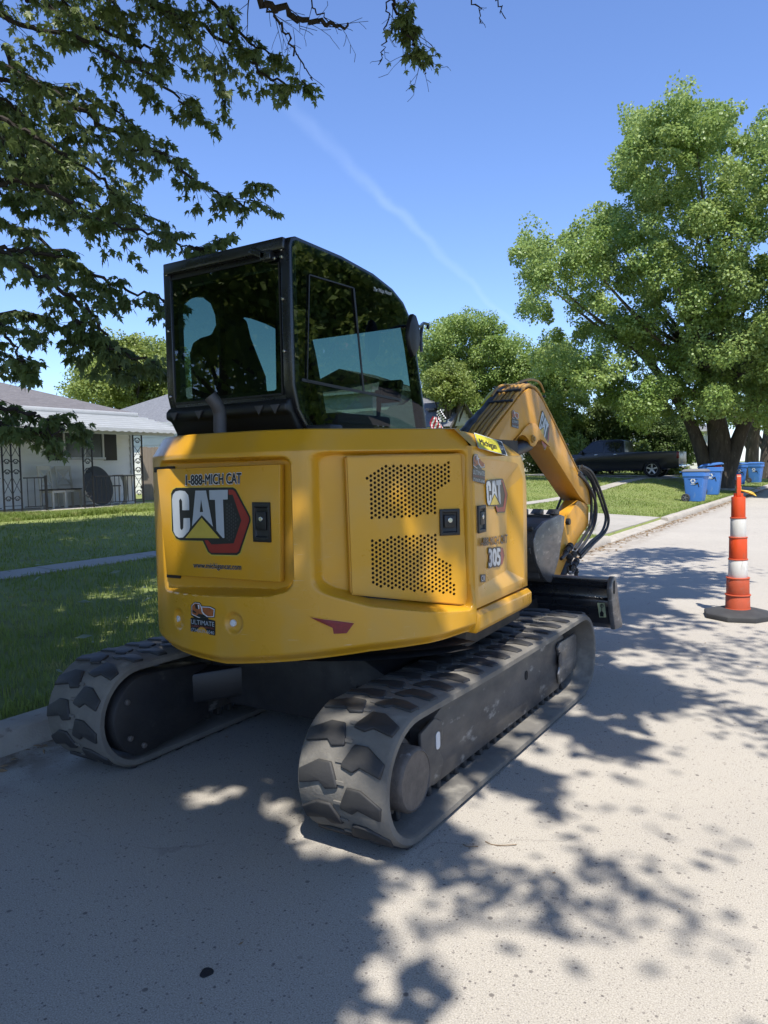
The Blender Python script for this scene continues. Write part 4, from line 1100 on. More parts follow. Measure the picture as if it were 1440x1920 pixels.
        for k in range(15):
            a = k * 2 * math.pi / 15; b.box((0, 0, 0), (.05, .045, .05)); 
            for q in range(8): p_ = b.v[-8 + q]; b.v[-8 + q] = Vector((.79 + p_.x, -.985 + (.19 + p_.z) * math.cos(a) - p_.y * math.sin(a), .262 + (.19 + p_.z) * math.sin(a) + p_.y * math.cos(a)))
        b.build('sprocket', 'frame_black', t)
        for k, (v_, z_) in enumerate(((-.45, .10), (-.12, .10), (.22, .10), (.56, .10))):
            b = MB(); b.lathe([(.05, -.11), (.075, -.10), (.075, .06), (.05, .07)], 18, Matrix.Translation((.79, v_, z_ + .02)) @ Matrix.Rotation(R(90), 4, 'Y')); b.build('roller', 'frame_black', t, smooth=True)
    else:
        # motor guard on the inner side of the far track
        P = [(-1.05 + .195 * math.sin(a) * 1.0, .268 + .195 * math.cos(a)) for a in [R(200 + k * 140 / 12) for k in range(13)]]
        gd = [(-.60, .13), (-.98, .075)] + [(-1.02 - .20 * math.cos(R(-80 + 160 * k / 14)), .270 + .20 * math.sin(R(-80 + 160 * k / 14))) for k in range(15)] + [(-.95, .465), (-.60, .43)]
        b = MB(); b.prism(gd, lambda a, c, t_: (t_, a, c), -.70, -.565); b.build('motor_guard', 'frame_black', t, bevel=.014)
        for v_, z_ in ((-1.14, .36), (-1.13, .18), (-1.05, .12)):
            MB().lathe([(.014, 0), (.014, .012), (.009, .016)], 10, Matrix.Translation((-.566, v_, z_)) @ Matrix.Rotation(R(90), 4, 'Y')).build('bolt', 'hub_steel', t)
        b = MB(); b.lathe([(.19, -.05), (.19, .05)], 30, Matrix.Translation((-.79, TV1 - TH / 2, TH / 2)) @ Matrix.Rotation(R(90), 4, 'Y')); b.build('idler', 'frame_black', t, smooth=True)
    return t
make_track(1); make_track(-1)
b = MB(); b.prism([(-.60, .28), (-.45, .20), (.45, .20), (.60, .28), (.60, .46), (.40, .56), (-.40, .56), (-.60, .46)], lambda a, c, t: (a, t, c), -.55, .55); b.build('undercarriage', 'frame_black', EX, bevel=.02)
for s in (-1, 1):
    for e in (-1, 1):
        b = MB(); b.bar((s * .30, e * .35, .36), (s * .72, e * .70, .30), .22, .16); b.build('cross_arm', 'plastic_black', EX, bevel=.015)
b = MB(); b.lathe([(.42, .54), (.42, .60), (.50, .60), (.50, .66)], 40); b.build('slew_ring', 'frame_black', EX, smooth=True)
b = MB(); b.add([(1.0 * math.sin(a), -1.0 * math.cos(a), z) for z in (.655, .625) for a in [R(-100 + 8 * k) for k in range(22)]] , [tuple(range(22)), tuple(reversed(range(22, 44)))]); b.build('belly_plate', 'frame_black', EX)

# ------------------------------------------------------------------ dozer blade
blade = empty('blade', (0, 0, 0)); blade.parent = EX
bp = [(1.755, .640), (1.775, .655), (1.80, .650), (1.86, .58), (1.885, .46), (1.87, .36), (1.89, .295), (1.86, .285), (1.80, .33), (1.795, .43), (1.77, .445), (1.77, .50), (1.80, .51), (1.80, .58), (1.765, .605)]
b = MB(); b.loft([[(u, *p) for p in bp] for u in (-.965, .955)]); b.build('blade_plate', 'cab_black', blade, bevel=.006)
b = MB(); b.box((0, 1.765, .652), (1.92, .05, .016)); b.build('top_lip', 'worn_steel', blade, bevel=.005)
for s, u in ((1, .955), (-1, -.985)):
    ep = [(1.70, .60), (1.72, .645), (1.76, .675), (1.81, .668), (1.86, .60), (1.89, .50), (1.95, .38), (2.0, .30), (1.985, .27), (1.80, .29), (1.745, .42)]
    b = MB(); b.prism(ep, lambda a, c, t: (t, a, c), u, u + .035); b.build('end_plate', 'worn_steel', blade, bevel=.008)
b = MB(); b.prism(rrect(1.745, 1.785, .55, .645, .018), lambda a, c, t: (t, a, c), .9905, .993); b.build('lifting_hole', 'fabric_black', blade)
P4 = [on_v(x, y, 1.762) for x, y in ((1122, 1131), (1136, 1131), (1139, 1158), (1126, 1158))]
P4 = [Vector((p.x - .01, 1.768, p.z - .0)) for p in P4]
o = raw('lifting_label', P4, [(0, 1, 2, 3)], 'print_green', blade)
cx = sum(p.x for p in P4) / 4; cz = sum(p.z for p in P4) / 4
b = MB(); b.tube([(cx, 1.7665, cz + .045), (cx, 1.7665, cz - .01)], .003, 5); b.prism([(-.012, -.045), (.012, -.045), (.014, -.02), (.0, -.002), (-.014, -.02)], lambda a, c, t: (cx + a, 1.768 - t, cz + c), .001, .003)
b.tube([(cx + .011 * math.cos(a), 1.7665, cz + .03 + .011 * math.sin(a)) for a in [k * math.pi / 5 for k in range(10)]], .0025, 5, closed=True); b.build('label_symbol', 'print_black', blade)
for s in (-1, 1):
    b = MB(); b.bar((s * .38, .55, .36), (s * .38, 1.80, .42), .09, .13); b.build('blade_arm', 'frame_black', blade, bevel=.01)
b = MB(); b.tube([(0, .5, .50), (0, 1.25, .50)], .05, 12); b.tube([(0, 1.2, .50), (0, 1.72, .50)], .025, 10); b.build('blade_cylinder', 'frame_black', blade, smooth=True)

# ------------------------------------------------------------------ boom, stick, bucket
BU0, BU1 = .150, .345
def vz(L, u): return [((p := on_u(x, y, u)).y, p.z) for x, y in L]
back_px = [(917, 819), (961, 761), (976, 741), (984, 733), (993, 728), (1001, 730), (1008, 736), (1018, 752)]
front_px = [(1062, 841), (1084, 886), (1107, 923), (1109, 946)]
low_px = [(1101, 946), (1087, 931), (1029, 839), (1018, 829), (1011, 825)]
arch_px = [(1004, 836), (997, 838), (991, 828), (985, 819), (978, 815), (970, 818), (964, 824), (957, 834)]
prof_b = vz(back_px + front_px + low_px + arch_px, BU1)
prof_b += [(1.02, 1.42), (.74, .92), (.58, .88), (.50, 1.0), (.55, 1.12)]
b = MB(); b.prism(prof_b, lambda a, c, t: (t, a, c), BU0, BU1)
boom = b.build('boom', 'boom_yellow', EX, bevel=.007, ang=30)
fl = vz([(840 + X / 4.5, 690 + Y / 4.5) for X, Y in [(545, 637), (575, 590), (640, 500), (690, 462), (730, 470), (770, 525), (852, 668), (800, 622), (768, 600), (745, 615), (728, 652), (706, 664), (684, 650), (668, 605), (640, 572), (612, 565), (585, 580)]], BU1)
b = MB(); b.prism(fl, lambda a, c, t: (t, a, c), BU1 - .002, BU1 + .012); b.build('pin_flange', 'boom_yellow', boom, bevel=.003)
pc = on_u(998, 823, BU1 + .012)
MB().lathe([(.030, 0), (.030, .012), (.018, .014), (.018, .024), (.010, .026)], 18, Matrix.Translation(pc) @ Matrix.Rotation(R(90), 4, 'Y')).build('pin', 'pipe_yellow', boom, smooth=True)
b = MB(); b.tube([(.30, .95, 1.05), on_u(960, 846, .30), on_u(988, 834, .30)], .052, 14); b.tube([on_u(960, 846, .30), on_u(998, 826, .30)], .026, 12); b.build('boom_cylinder', 'hose_black', EX, smooth=True)
b = MB(); b.box((.25, .62, .90), (.30, .34, .42)); b.build('swing_bracket', 'frame_black', EX, bevel=.03)
# steel lines over the back of the boom
pts = [Vector((0, *q)) for q in vz(back_px + front_px[:3], BU1)]
def off_path(d):
    out = []
    for i, p in enumerate(pts):
        t = (pts[min(i + 1, len(pts) - 1)] - pts[max(i - 1, 0)]).normalized(); n = Vector((0, -t.z, t.y)); 
        if n.z < -.2: n = -n
        out.append(p + n * d)
    return out
base = [Vector((0, .55, 1.16)), Vector((0, .85, 1.42))]
for k, u in enumerate((.333, .297, .261, .225, .189)):
    q = off_path(.024 + .004 * (k % 2))
    path = [Vector((u, p.y, p.z)) for p in ([x + Vector((0, -.02, .03)) for x in base] + q)]
    MB().tube(spline(path, 4), .0125, 8).build('hydraulic_line', 'pipe_yellow', boom, smooth=True)
b = MB()
for i in (1, 2, 7, 8, 10):
    p = off_path(.04)[min(i, len(pts) - 1)]; b.box((.262, p.y, p.z), (.19, .022, .014), Matrix.Rotation(R(35), 4, 'X'))
b.build('line_clamp', 'hose_black', boom, bevel=.004)
sl = [on_u(x, y, .16) for x, y in ((868, 815), (885, 795), (905, 772), (925, 750), (945, 733), (962, 728), (975, 725), (985, 722))]
b = MB(); pth = spline(sl, 6); b.tube(pth, [.034 + .003 * math.sin(i * 1.3) + .004 * math.sin(i * .37) for i in range(len(pth))], 10)
b.build('hose_sleeve', 'hose_black', boom, smooth=True)
b = MB(); b.tube(spline([on_u(x, y, .19) for x, y in ((922, 742), (932, 728), (945, 722), (962, 722), (984, 713), (1000, 712), (1012, 718), (1020, 735))], 5), .010, 8); b.build('hydraulic_line', 'pipe_yellow', boom, smooth=True)
b = MB(); b.tube(spline([on_u(x, y, .13) for x, y in ((905, 760), (918, 742), (932, 730))], 5), .016, 8); b.build('yellow_sleeve', 'print_lemon', boom, smooth=True)
emblem(lambda off: affine_map((1017, 768), (1034, 806), (1007, 812), (BU1, 0, 0), (1, 0, 0), off + .002), boom, .001)
sticker(lambda off: (lambda a, c_: plane_map((BU1, 0, 0), (1, 0, 0), off + .003)(959.5 + 13 * a, 769 + 34 * c_ + 1 * a)), boom)

ST0, ST1 = .205, .335
sp_ = vz([(1084, 938), (1100, 944), (1104, 950), (1104, 985), (1095, 997), (1085, 1011), (1062, 1052), (1046, 1090), (1034, 1100), (1028, 1090), (1036, 1065), (1046, 1030), (1055, 1000), (1064, 968)], ST1)
b = MB(); b.prism(sp_, lambda a, c, t: (t, a, c), ST0, ST1); stick = b.build('stick', 'boom_yellow', EX, bevel=.008)
bk = empty('bucket', (0, 0, 0)); bk.parent = EX
KU0, KU1 = -.06, .55
plate_px = [(1059, 968), (1058, 987), (1052, 1018), (1049, 1045), (1040, 1076), (1034, 1092), (1026, 1090), (1018, 1079), (1007, 1056), (1002, 1033), (1001, 1013), (1007, 993), (1021, 978), (1041, 969), (1052, 965)]
pl = vz(plate_px, KU1)
for u in (KU0, KU1 - .022):
    b = MB(); b.prism(pl, lambda a, c, t: (t, a, c), u, u + .022); b.build('side_plate', 'worn_steel', bk, bevel=.005)
# shell of the bucket: the curved back between the side plates
cv = pl[4:15]; 
cen = Vector((sum(p[0] for p in pl) / len(pl), sum(p[1] for p in pl) / len(pl)))
cvi = [tuple(Vector(p) + (cen - Vector(p)).normalized() * .02) for p in cv]
b = MB(); b.loft([[(u, *p) for p in cv + cvi[::-1]] for u in (KU0 + .02, KU1 - .02)]); b.build('shell', 'bucket_dark', bk, bevel=.004)
b = MB()
for q in (3, 5, 7, 9):
    p = cv[q]; b.box(((KU0 + KU1) / 2, p[0] - .006, p[1]), (KU1 - KU0 - .05, .02, .05), Matrix.Rotation(R(-20 + 10 * q), 4, 'X'))
b.build('wear_strip', 'bucket_dark', bk, bevel=.004)
tp = pl[14]
for k in range(5):
    u = KU0 + .06 + k * (KU1 - KU0 - .12) / 4
    b = MB(); b.prism([(-.10, 0), (.02, -.012), (.02, .028), (-.03, .034)], lambda a, c, t: (u + t, tp[0] + a + .02, tp[1] + c + .008), -.035, .035); b.build('tooth', 'bucket_dark', bk, bevel=.005)
pb = on_u(1062, 977, .40)
b = MB(); b.box((.25, pb.y - .02, pb.z - .02), (.12, .16, .12)); b.build('bucket_ear', 'boom_yellow', bk, bevel=.01)
MB().lathe([(.028, 0), (.028, .03)], 14, Matrix.Translation((ST1, *[on_u(1062, 978, ST1).y, on_u(1062, 978, ST1).z])) @ Matrix.Rotation(R(90), 4, 'Y')).build('pin', 'plastic_black', stick)
# hoses: from the boom's end down to the coupling block on the stick
hp = [[(1088, 880), (1099, 888), (1110, 905), (1116, 935), (1112, 975), (1098, 1002), (1080, 1028)],
      [(1086, 886), (1096, 898), (1106, 920), (1109, 950), (1106, 985), (1093, 1008), (1078, 1030)],
      [(1090, 877), (1104, 886), (1116, 910), (1130, 950), (1136, 972), (1128, 998), (1108, 1016), (1086, 1040)],
      [(1091, 874), (1108, 884), (1121, 908), (1134, 945), (1141, 975), (1134, 998), (1112, 1020), (1088, 1046)],
      [(1086, 890), (1100, 905), (1113, 930), (1118, 955), (1114, 985), (1100, 1012), (1083, 1036)]]
for k, L in enumerate(hp):
    P = [on_u(x, y, .335 + .018 * k) for x, y in L]
    MB().tube(spline(P, 6), .0135, 8).build('hydraulic_hose', 'hose_black', boom, smooth=True)
b = MB()
for k, (x, y, r_) in enumerate(((1070, 1022, .028), (1078, 1034, .03), (1068, 1042, .026), (1082, 1050, .026), (1074, 1060, .024), (1080, 1068, .02), (1064, 1030, .02))):
    p = on_u(x, y, .37 + .01 * (k % 3)); q = on_u(x - 6 + 3 * (k % 3), y + 11, .37); b.tube([p, q], [r_, r_ * .85], 8); b.tube([p.lerp(q, .3), p.lerp(q, .5)], r_ * 1.2, 6)
b.tube(spline([on_u(x, y, .38) for x, y in ((1052, 1048), (1058, 1042), (1064, 1036))], 4), .014, 8)
b.tube(spline([on_u(x, y, .39) for x, y in ((1064, 1062), (1066, 1074), (1074, 1074), (1080, 1062))], 4), .010, 8)
b.build('hose_coupling', 'hose_black', stick, smooth=True)
b = MB(); b.tube([on_u(1062, 1052, .30), on_u(1046, 1088, .30)], .05, 10); b.build('bucket_cylinder', 'hose_black', stick, smooth=True)
for u, x in ((.10, 1040), (.16, 1052)):
    b = MB(); b.tube([on_u(x + 12, 935, u), on_u(x, 965, u)], .012, 8); b.build('hydraulic_hose', 'hose_black', stick, smooth=True)

# ------------------------------------------------------------------ traffic cone
mat('cone_orange', (0.72, 0.075, 0.012), 0.45, col2=(0.62, 0.07, 0.015), nscale=6, rvar=.1, col3=(.45, .10, .05), n3scale=11, n3lo=.60, n3hi=.74, stretch=(2, 2, .6))
mat('cone_orange_worn', (0.52, 0.085, 0.030), 0.6, col2=(0.40, 0.075, 0.03), nscale=5, namt=.8, col3=(.33, .13, .09), n3scale=12, n3lo=.58, n3hi=.75)
mat('cone_white', (0.70, 0.68, 0.63), 0.4, col2=(0.58, 0.56, 0.51), nscale=7, stretch=(3, 3, .6), col3=(.36, .33, .29), n3scale=9, n3lo=.62, n3hi=.74)
mat('rubber_base', (0.028, 0.028, 0.030), 0.8, col2=(0.06, 0.06, 0.06), nscale=6, bump=.2, bscale=50)
mat('ribbon_yellow', (0.62, 0.42, 0.03), 0.5)
cb = on_z(1383, 1157, 0)
CN = tag(empty('traffic_cone', (cb.x, cb.y, 0), math.atan2(cb.y - CAM_POS.y, cb.x - CAM_POS.x) + .12), 'tall orange and white striped traffic cone on black rubber base', 'traffic cone')
k = 1 / 204.0 / 5.33
def cz(y): return (1625 - y) * k
def seg(name, x0, x1, y0, y1, m, x2=None):
    r0 = (x1 - x0) / 2 * k; r1 = r0 * .975
    b = MB(); b.lathe([(r0 * .97, cz(y1)), (r0, cz(y1) + .004), (r1, cz(y0) - .006), (r1 * .975, cz(y0))], 36); b.build(name, m, CN, smooth=True)
seg('lower_sleeve', 425, 668, 1530, 1660, 'cone_orange_worn'); seg('lower_sleeve', 430, 664, 1388, 1532, 'cone_orange_worn')
seg('worn_band', 437, 656, 1215, 1390, 'cone_orange_worn'); seg('white_band', 456, 638, 1030, 1218, 'cone_white')
seg('orange_band', 461, 634, 806, 1030, 'cone_orange'); seg('white_band', 469, 618, 610, 808, 'cone_white'); seg('orange_band', 474, 609, 396, 612, 'cone_orange')
for x0, x1, y in ((430, 667, 1532), (427, 668, 1390), (437, 657, 1218), (456, 638, 1028), (462, 635, 806), (470, 619, 608)):
    r = (x1 - x0) / 2 * k; b = MB(); b.lathe([(r, cz(y) - .008), (r + .003, cz(y) - .003), (r + .002, cz(y) + .003), (r - .003, cz(y) + .005)], 36); b.build('collar', 'cone_orange_worn', CN, smooth=True)
b = MB(); hw = 19 * k; b.tube([(-.0, 0, cz(400)), (0, 0, cz(360))], .042, 14)
ho = rrect(-.045, .045, cz(410), cz(172), .03, 4); hi = rrect(-.020, .020, cz(390), cz(215), .018, 4)
b.loft([[(x, -.0165, z) for x, z in ho], [(x, .0165, z) for x, z in ho], [(x, .0165, z) for x, z in hi], [(x, -.0165, z) for x, z in hi]], cap=False, closed=True); b.build('handle', 'cone_orange', CN, smooth=True)
b = MB(); ob = [(.305 * math.cos(R(22.5 + 45 * i)) * (1.0),   .305 * math.sin(R(22.5 + 45 * i))) for i in range(8)]
b.loft([[(x, y, 0.0) for x, y in ob], [(x, y, .045) for x, y in ob], [(x * .94, y * .94, .055) for x, y in ob], [(x * .55, y * .55, .085) for x, y in ob]]); b.build('base', 'rubber_base', CN, bevel=.006)
b = MB()
for q in range(3):
    P = [(.03 * math.cos(t), .02 * math.sin(t), cz(300) - .01 * q + .004 * math.sin(3 * t)) for t in [R(30 * i) for i in range(12)]]; b.tube(P, .006, 6, closed=True)
for q in range(6):
    a = R(-70 + 14 * q); b.tube(spline([(0, -.02, cz(330)), (.02 * math.sin(a), -.06 - .01 * q, cz(352) + .01 * math.cos(q)), (.03 * math.sin(2 * a), -.11 - .008 * q, cz(360) - .006 * q)], 4), .005, 5)
b.build('ribbon', 'ribbon_yellow', CN, smooth=True)

# ------------------------------------------------------------------ recycling bins
mat('bin_blue', (0.055, 0.19, 0.55), 0.5, col2=(0.05, 0.165, 0.48), nscale=3, rvar=.1, col3=(.16, .27, .50), n3scale=9, n3lo=.58, n3hi=.75, stretch=(1, 1, .4))
mat('bin_lid_blue', (0.050, 0.155, 0.42), 0.5, col2=(0.042, 0.13, 0.36), nscale=3)
mat('lid_grey', (0.16, 0.16, 0.17), 0.6)
mat('bag_red', (0.5, 0.06, 0.03), 0.5)
def make_bin(loc, rz, label, lid_open=0.0, lid_mat='bin_lid_blue', scale=1.0, group='blue wheeled recycling bins'):
    r = tag(empty('recycling_bin', loc, rz), label, 'recycling bin', group); r.scale = (scale,) * 3
    def rr(w, d, y0, z, c=.05): return [(x, y + y0, z) for x, y in rrect(-w / 2, w / 2, -d / 2, d / 2, c, 3)]
    b = MB(); b.loft([rr(.46, .50, .0, .02), rr(.47, .52, .0, .06), rr(.54, .64, .01, .70), rr(.56, .68, .01, .84), rr(.60, .74, .01, .86), rr(.60, .74, .01, .99), rr(.57, .70, .01, 1.0)])
    b.build('body', 'bin_blue', r, smooth=True)
    b = MB(); b.box((0, .0, .78), (.575, .30, .035)); b.box((0, -.335, .80), (.44, .04, .05)); b.build('rib', 'bin_lid_blue', r, bevel=.008)
    M = Matrix.Translation((0, -.36, 1.01)) @ Matrix.Rotation(R(lid_open), 4, 'X')
    b = MB(); b.loft([[M @ Vector((x, y + .37, z)) for x, y, z in rr(w, d, 0, z)] for w, d, z in ((.62, .78, .0), (.62, .78, .03), (.54, .66, .075), (.40, .50, .09))]); b.build('lid', lid_mat, r, smooth=True)
    b = MB(); b.tube([(-.26, -.43, 1.0), (.26, -.43, 1.0)], .018, 8); b.bar((-.24, -.36, 1.0), (-.24, -.43, 1.0), .03, .03); b.bar((.24, -.36, 1.0), (.24, -.43, 1.0), .03, .03); b.build('handle', 'bin_lid_blue', r)
    for s in (-1, 1):
        b = MB(); b.lathe([(.05, -.03), (.135, -.03), (.14, -.02), (.14, .02), (.135, .03), (.10, .032), (.09, .02), (.03, .02)], 22, Matrix.Translation((s * .27, -.24, .14)) @ Matrix.Rotation(R(90), 4, 'Y')); b.build('wheel', 'rubber_base', r, smooth=True)
        b = MB()
        for q in range(5): a = R(72 * q); b.bar((s * .302, -.24, .14), (s * .302, -.24 + .09 * math.cos(a), .14 + .09 * math.sin(a)), .02, .008, (1, 0, 0))
        b.build('wheel_spoke', 'lid_grey', r)
    # round white recycling mark with a text bar on the side
    for s in (1,):
        f = lambda a, c: Vector((s * (.2775 + .012 * (c - .66) / .2 + .006), a, c))
        P = []
        for q in range(3):
            a0 = 100 + 120 * q; arc = lambda rr: [(rr * math.cos(R(a0 + 13 * i)), .70 + rr * math.sin(R(a0 + 13 * i))) for i in range(7)]
            P.append((arc(.082) + [(.095 * math.cos(R(a0 + 80)), .70 + .095 * math.sin(R(a0 + 80))), (.062 * math.cos(R(a0 + 104)), .70 + .062 * math.sin(R(a0 + 104))), (.028 * math.cos(R(a0 + 80)), .70 + .028 * math.sin(R(a0 + 80)))] + arc(.042)[::-1], ()))
        P.append(([(-.075, .585), (.075, .585), (.075, .60), (-.075, .60)], ()))
        decal('recycling_mark', P, f, 'print_white', r)
    for s in (-1, 1):
        b = MB(); b.prism([(-.10, .60), (.06, .66), (.10, .50), (.085, .50), (.04, .60), (-.04, .56)], lambda a, c, t: (s * (.258 + t), a + .1, c), .0, .012); b.build('grip_notch', 'plastic_black', r)
    return r
z1 = float(zg(-2.2, 24)) ; p1 = on_z(1310, 940, z1); make_bin((p1.x - .1, p1.y, z1 - .01), R(-97), 'sunlit blue bin with closed grey-topped lid nearest on the grass', 0, 'lid_grey')
p2 = on_z(1338, 928, z1); b2 = make_bin((p2.x - .1, p2.y + .1, z1), R(-88), 'blue bin with its lid propped ajar by a red bag', 7, 'bin_lid_blue', 1.10)
b = MB(); b.box((.05, .22, 1.02), (.3, .25, .09)); b.build('bag', 'bag_red', b2, bevel=.03)
z3 = float(zg(-3.0, 43)); p3 = on_z(1385, 909, z3); make_bin((p3.x, p3.y, z3), R(-80), 'shaded blue bin on the left of the far pair by the trunks', 0, 'bin_lid_blue', 1.08)
p4 = on_z(1416, 905, z3); make_bin((p4.x, p4.y, z3), R(-100), 'shaded blue bin on the right of the far pair by the trunks', 0, 'bin_lid_blue', 1.08)

# ------------------------------------------------------------------ pickup truck, nose away from the street
mat('truck_navy', (0.006, 0.007, 0.014), 0.3, coat=.25, col2=(0.007, 0.008, 0.016), nscale=2)
mat('truck_glass', (0.01, 0.012, 0.014), 0.05)
mat('rim_alloy', (0.42, 0.42, 0.43), 0.3, metal=.8)
mat('tyre', (0.015, 0.015, 0.016), 0.85)
mat('tail_red', (0.20, 0.008, 0.008), 0.25)
mat('chrome', (0.6, 0.6, 0.6), 0.12, metal=1.0)
TRV = 34.4
tw = on_v(1222, 893, TRV)
TZ = float(zg(tw.x, TRV)) + .02
TK = tag(empty('pickup_truck', (tw.x, TRV, TZ)), 'dark navy crew cab pickup truck parked nose away on the driveway', 'pickup truck')
# local x: + towards the tail (street), wheelbase 3.57; near side is y=0, far side y=2.0
body = [(1.20, .50), (1.25, .62), (1.24, 1.18), (1.22, 1.24), (-1.25, 1.27), (-1.30, 1.27), (-3.62, 1.22), (-4.0, 1.20), (-4.75, 1.08), (-4.86, .95), (-4.88, .48), (-4.2, .36), (-4.05, .36)]
def arch(cx, r=.44, n=9): return [(cx - r * math.cos(math.pi * i / (n - 1)), .36 + r * .95 * math.sin(math.pi * i / (n - 1))) for i in range(n)]
body += arch(-3.57) + [(-3.1, .34), (-.5, .34)] + arch(0) + [(.5, .40), (1.1, .42)]
b = MB(); b.prism(body, lambda a, c, t: (a, t, c), 0.0, 2.0); b.build('body', 'truck_navy', TK, bevel=.05, seg=2, ang=25)
cabp = [(-1.28, 1.24), (-1.38, 1.84), (-1.55, 1.90), (-2.6, 1.92), (-2.95, 1.86), (-3.72, 1.22)]
b = MB(); n_ = len(cabp); b.loft([[(a, 0.02 + max(0, (c - 1.24)) * .28, c) for a, c in cabp], [(a, 1.98 - max(0, (c - 1.24)) * .28, c) for a, c in cabp]]); b.build('cabin', 'truck_navy', TK, bevel=.05, seg=2, ang=25)
for wpoly in ([(-1.42, 1.28), (-1.50, 1.76), (-2.28, 1.80), (-2.30, 1.28)], [(-2.38, 1.28), (-2.36, 1.80), (-2.80, 1.80), (-3.45, 1.28)]):
    b = MB(); V = [(a, .006 + (c - 1.24) * .28, c) for a, c in wpoly]; b.add(V + [(a, y + .02, c) for a, y, c in V], [(0, 1, 2, 3), (0, 4, 5, 1), (1, 5, 6, 2), (2, 6, 7, 3), (3, 7, 4, 0)]); b.build('window', 'truck_glass', TK)
for cx in (0, -3.57):
    for y_ in (.14, 1.86):
        w = empty('wheel', (cx, y_, .40)); w.parent = TK
        Mx = Matrix.Rotation(R(90), 4, 'X')
        b = MB(); b.lathe([(.26, -.12), (.38, -.13), (.40, -.10), (.40, .10), (.38, .13), (.26, .12)], 28, Mx, cap=False); b.build('tyre', 'tyre', w, smooth=True)
        b = MB(); b.lathe([(.26, .04), (.26, -.04)], 28, Mx); b.build('brake_disc', 'tyre', w)
        b = MB(); b.lathe([(.06, .085), (.07, .13), (.02, .13)], 16, Mx); b.lathe([(.27, -.12), (.25, -.12), (.25, -.06), (.27, -.06)], 28, Mx, cap=False); b.lathe([(.27, .12), (.25, .12), (.25, .06), (.27, .06)], 28, Mx, cap=False)
        for q in range(5):
            a = R(72 * q + 18); b.bar((0, -.10, 0), (.25 * math.cos(a), -.115, .25 * math.sin(a)), .075, .03, (0, 1, 0)); b.bar((0, .10, 0), (.25 * math.cos(a), .115, .25 * math.sin(a)), .075, .03, (0, 1, 0))
        b.build('rim', 'rim_alloy', w)
for x_ in (-1.75, -2.72):
    b = MB(); b.box((x_, -.012, 1.17), (.18, .03, .035)); b.build('door_handle', 'chrome', TK, bevel=.01)
b = MB(); b.box((-3.98, -.008, 1.0), (.26, .02, .05)); b.build('badge', 'chrome', TK)
b = MB(); b.box((1.20, .06, 1.06), (.12, .14, .32)); b.build('tail_light', 'tail_red', TK, bevel=.02)
b = MB(); b.box((1.32, 1.0, .52), (.18, 1.9, .18)); b.build('bumper', 'chrome', TK, bevel=.04)
b = MB(); b.box((-3.42, -.14, 1.30), (.10, .18, .20)); b.build('wing_mirror', 'truck_navy', TK, bevel=.03)
b = MB()
for x_ in (-1.29, -2.33): b.box((x_, -.001, .88), (.012, .006, .70))
b.build('door_gap', 'tyre', TK)

# ------------------------------------------------------------------ porch house on the left
mat('siding_white', (0.80, 0.79, 0.74), 0.6, col2=(0.74, 0.73, 0.68), nscale=1.5, stretch=(1, 1, 3))
mat('trim_white', (0.50, 0.51, 0.51), 0.5, col2=(.44, .45, .45), nscale=3)
mat('shingle_brown', (0.155, 0.145, 0.145), 0.9, col2=(0.105, 0.098, 0.098), nscale=9, namt=.8, stretch=(1, .35, 3), bump=.5, bscale=40, col3=(.22, .20, .19), n3scale=30, n3lo=.55, n3hi=.7)
mat('shingle_grey', (0.17, 0.175, 0.185), 0.9, col2=(0.115, 0.12, 0.13), nscale=9, namt=.8, stretch=(1, .35, 3), bump=.5, bscale=40, col3=(.24, .24, .25), n3scale=26, n3lo=.55, n3hi=.7)
mat('iron_black', (0.012, 0.012, 0.013), 0.5)
mat('shutter_black', (0.010, 0.010, 0.011), 0.55)
mat('window_dark', (0.05, 0.06, 0.06), 0.08, col2=(.09, .10, .10), nscale=.8)
mat('porch_slab', (0.42, 0.39, 0.34), 0.85, col2=(.35, .32, .28), nscale=2)
mat('chair_cream', (0.62, 0.58, 0.49), 0.5)
mat('wood_dark', (0.035, 0.025, 0.02), 0.5)
mat('tabletop_black', (0.035, 0.037, 0.037), 0.55, col2=(.05, .05, .05), nscale=3)
mat('fence_wood', (0.30, 0.24, 0.18), 0.85, col2=(.22, .18, .14), nscale=4, stretch=(1, 1, .3))
PU, WU, FZ = -13.5, -15.1, .655
HS = tag(empty('porch_house', (WU, 8, FZ)), 'white bungalow with brown hip roof and metal porch awning', 'house')
def H(x, y, z): return (x - WU, y - 8, z - FZ)
def hb(name, m, boxes, bevel=0.0, parent=HS):
    b = MB()
    for c, d in boxes: b.box(H(*c), d)
    return b.build(name, m, parent, bevel=bevel)
hb('wall', 'siding_white', [((WU - 4.0, 5.4, 1.75), (7.9, 10.9, 2.6))])
z = .66; i = 0
while z < 2.95:
    h = .225
    b = MB(); b.add([H(WU + .0, -.0, z), H(WU + .045, -.0, z), H(WU + .010, -.0, z + h), H(WU, -.0, z + h), H(WU, 10.86, z), H(WU + .045, 10.86, z), H(WU + .010, 10.86, z + h), H(WU, 10.86, z + h)],
          [(0, 1, 2, 3), (7, 6, 5, 4), (0, 4, 5, 1), (1, 5, 6, 2), (2, 6, 7, 3)]); b.build('siding_board', 'siding_white', HS); z += h
hb('corner_trim', 'trim_white', [((WU + .03, 10.86, 1.80), (.09, .09, 2.3))])
hb('porch_floor', 'porch_slab', [((PU - .75, 5.0, FZ - .13), (1.9, 12.0, .26))], .02)
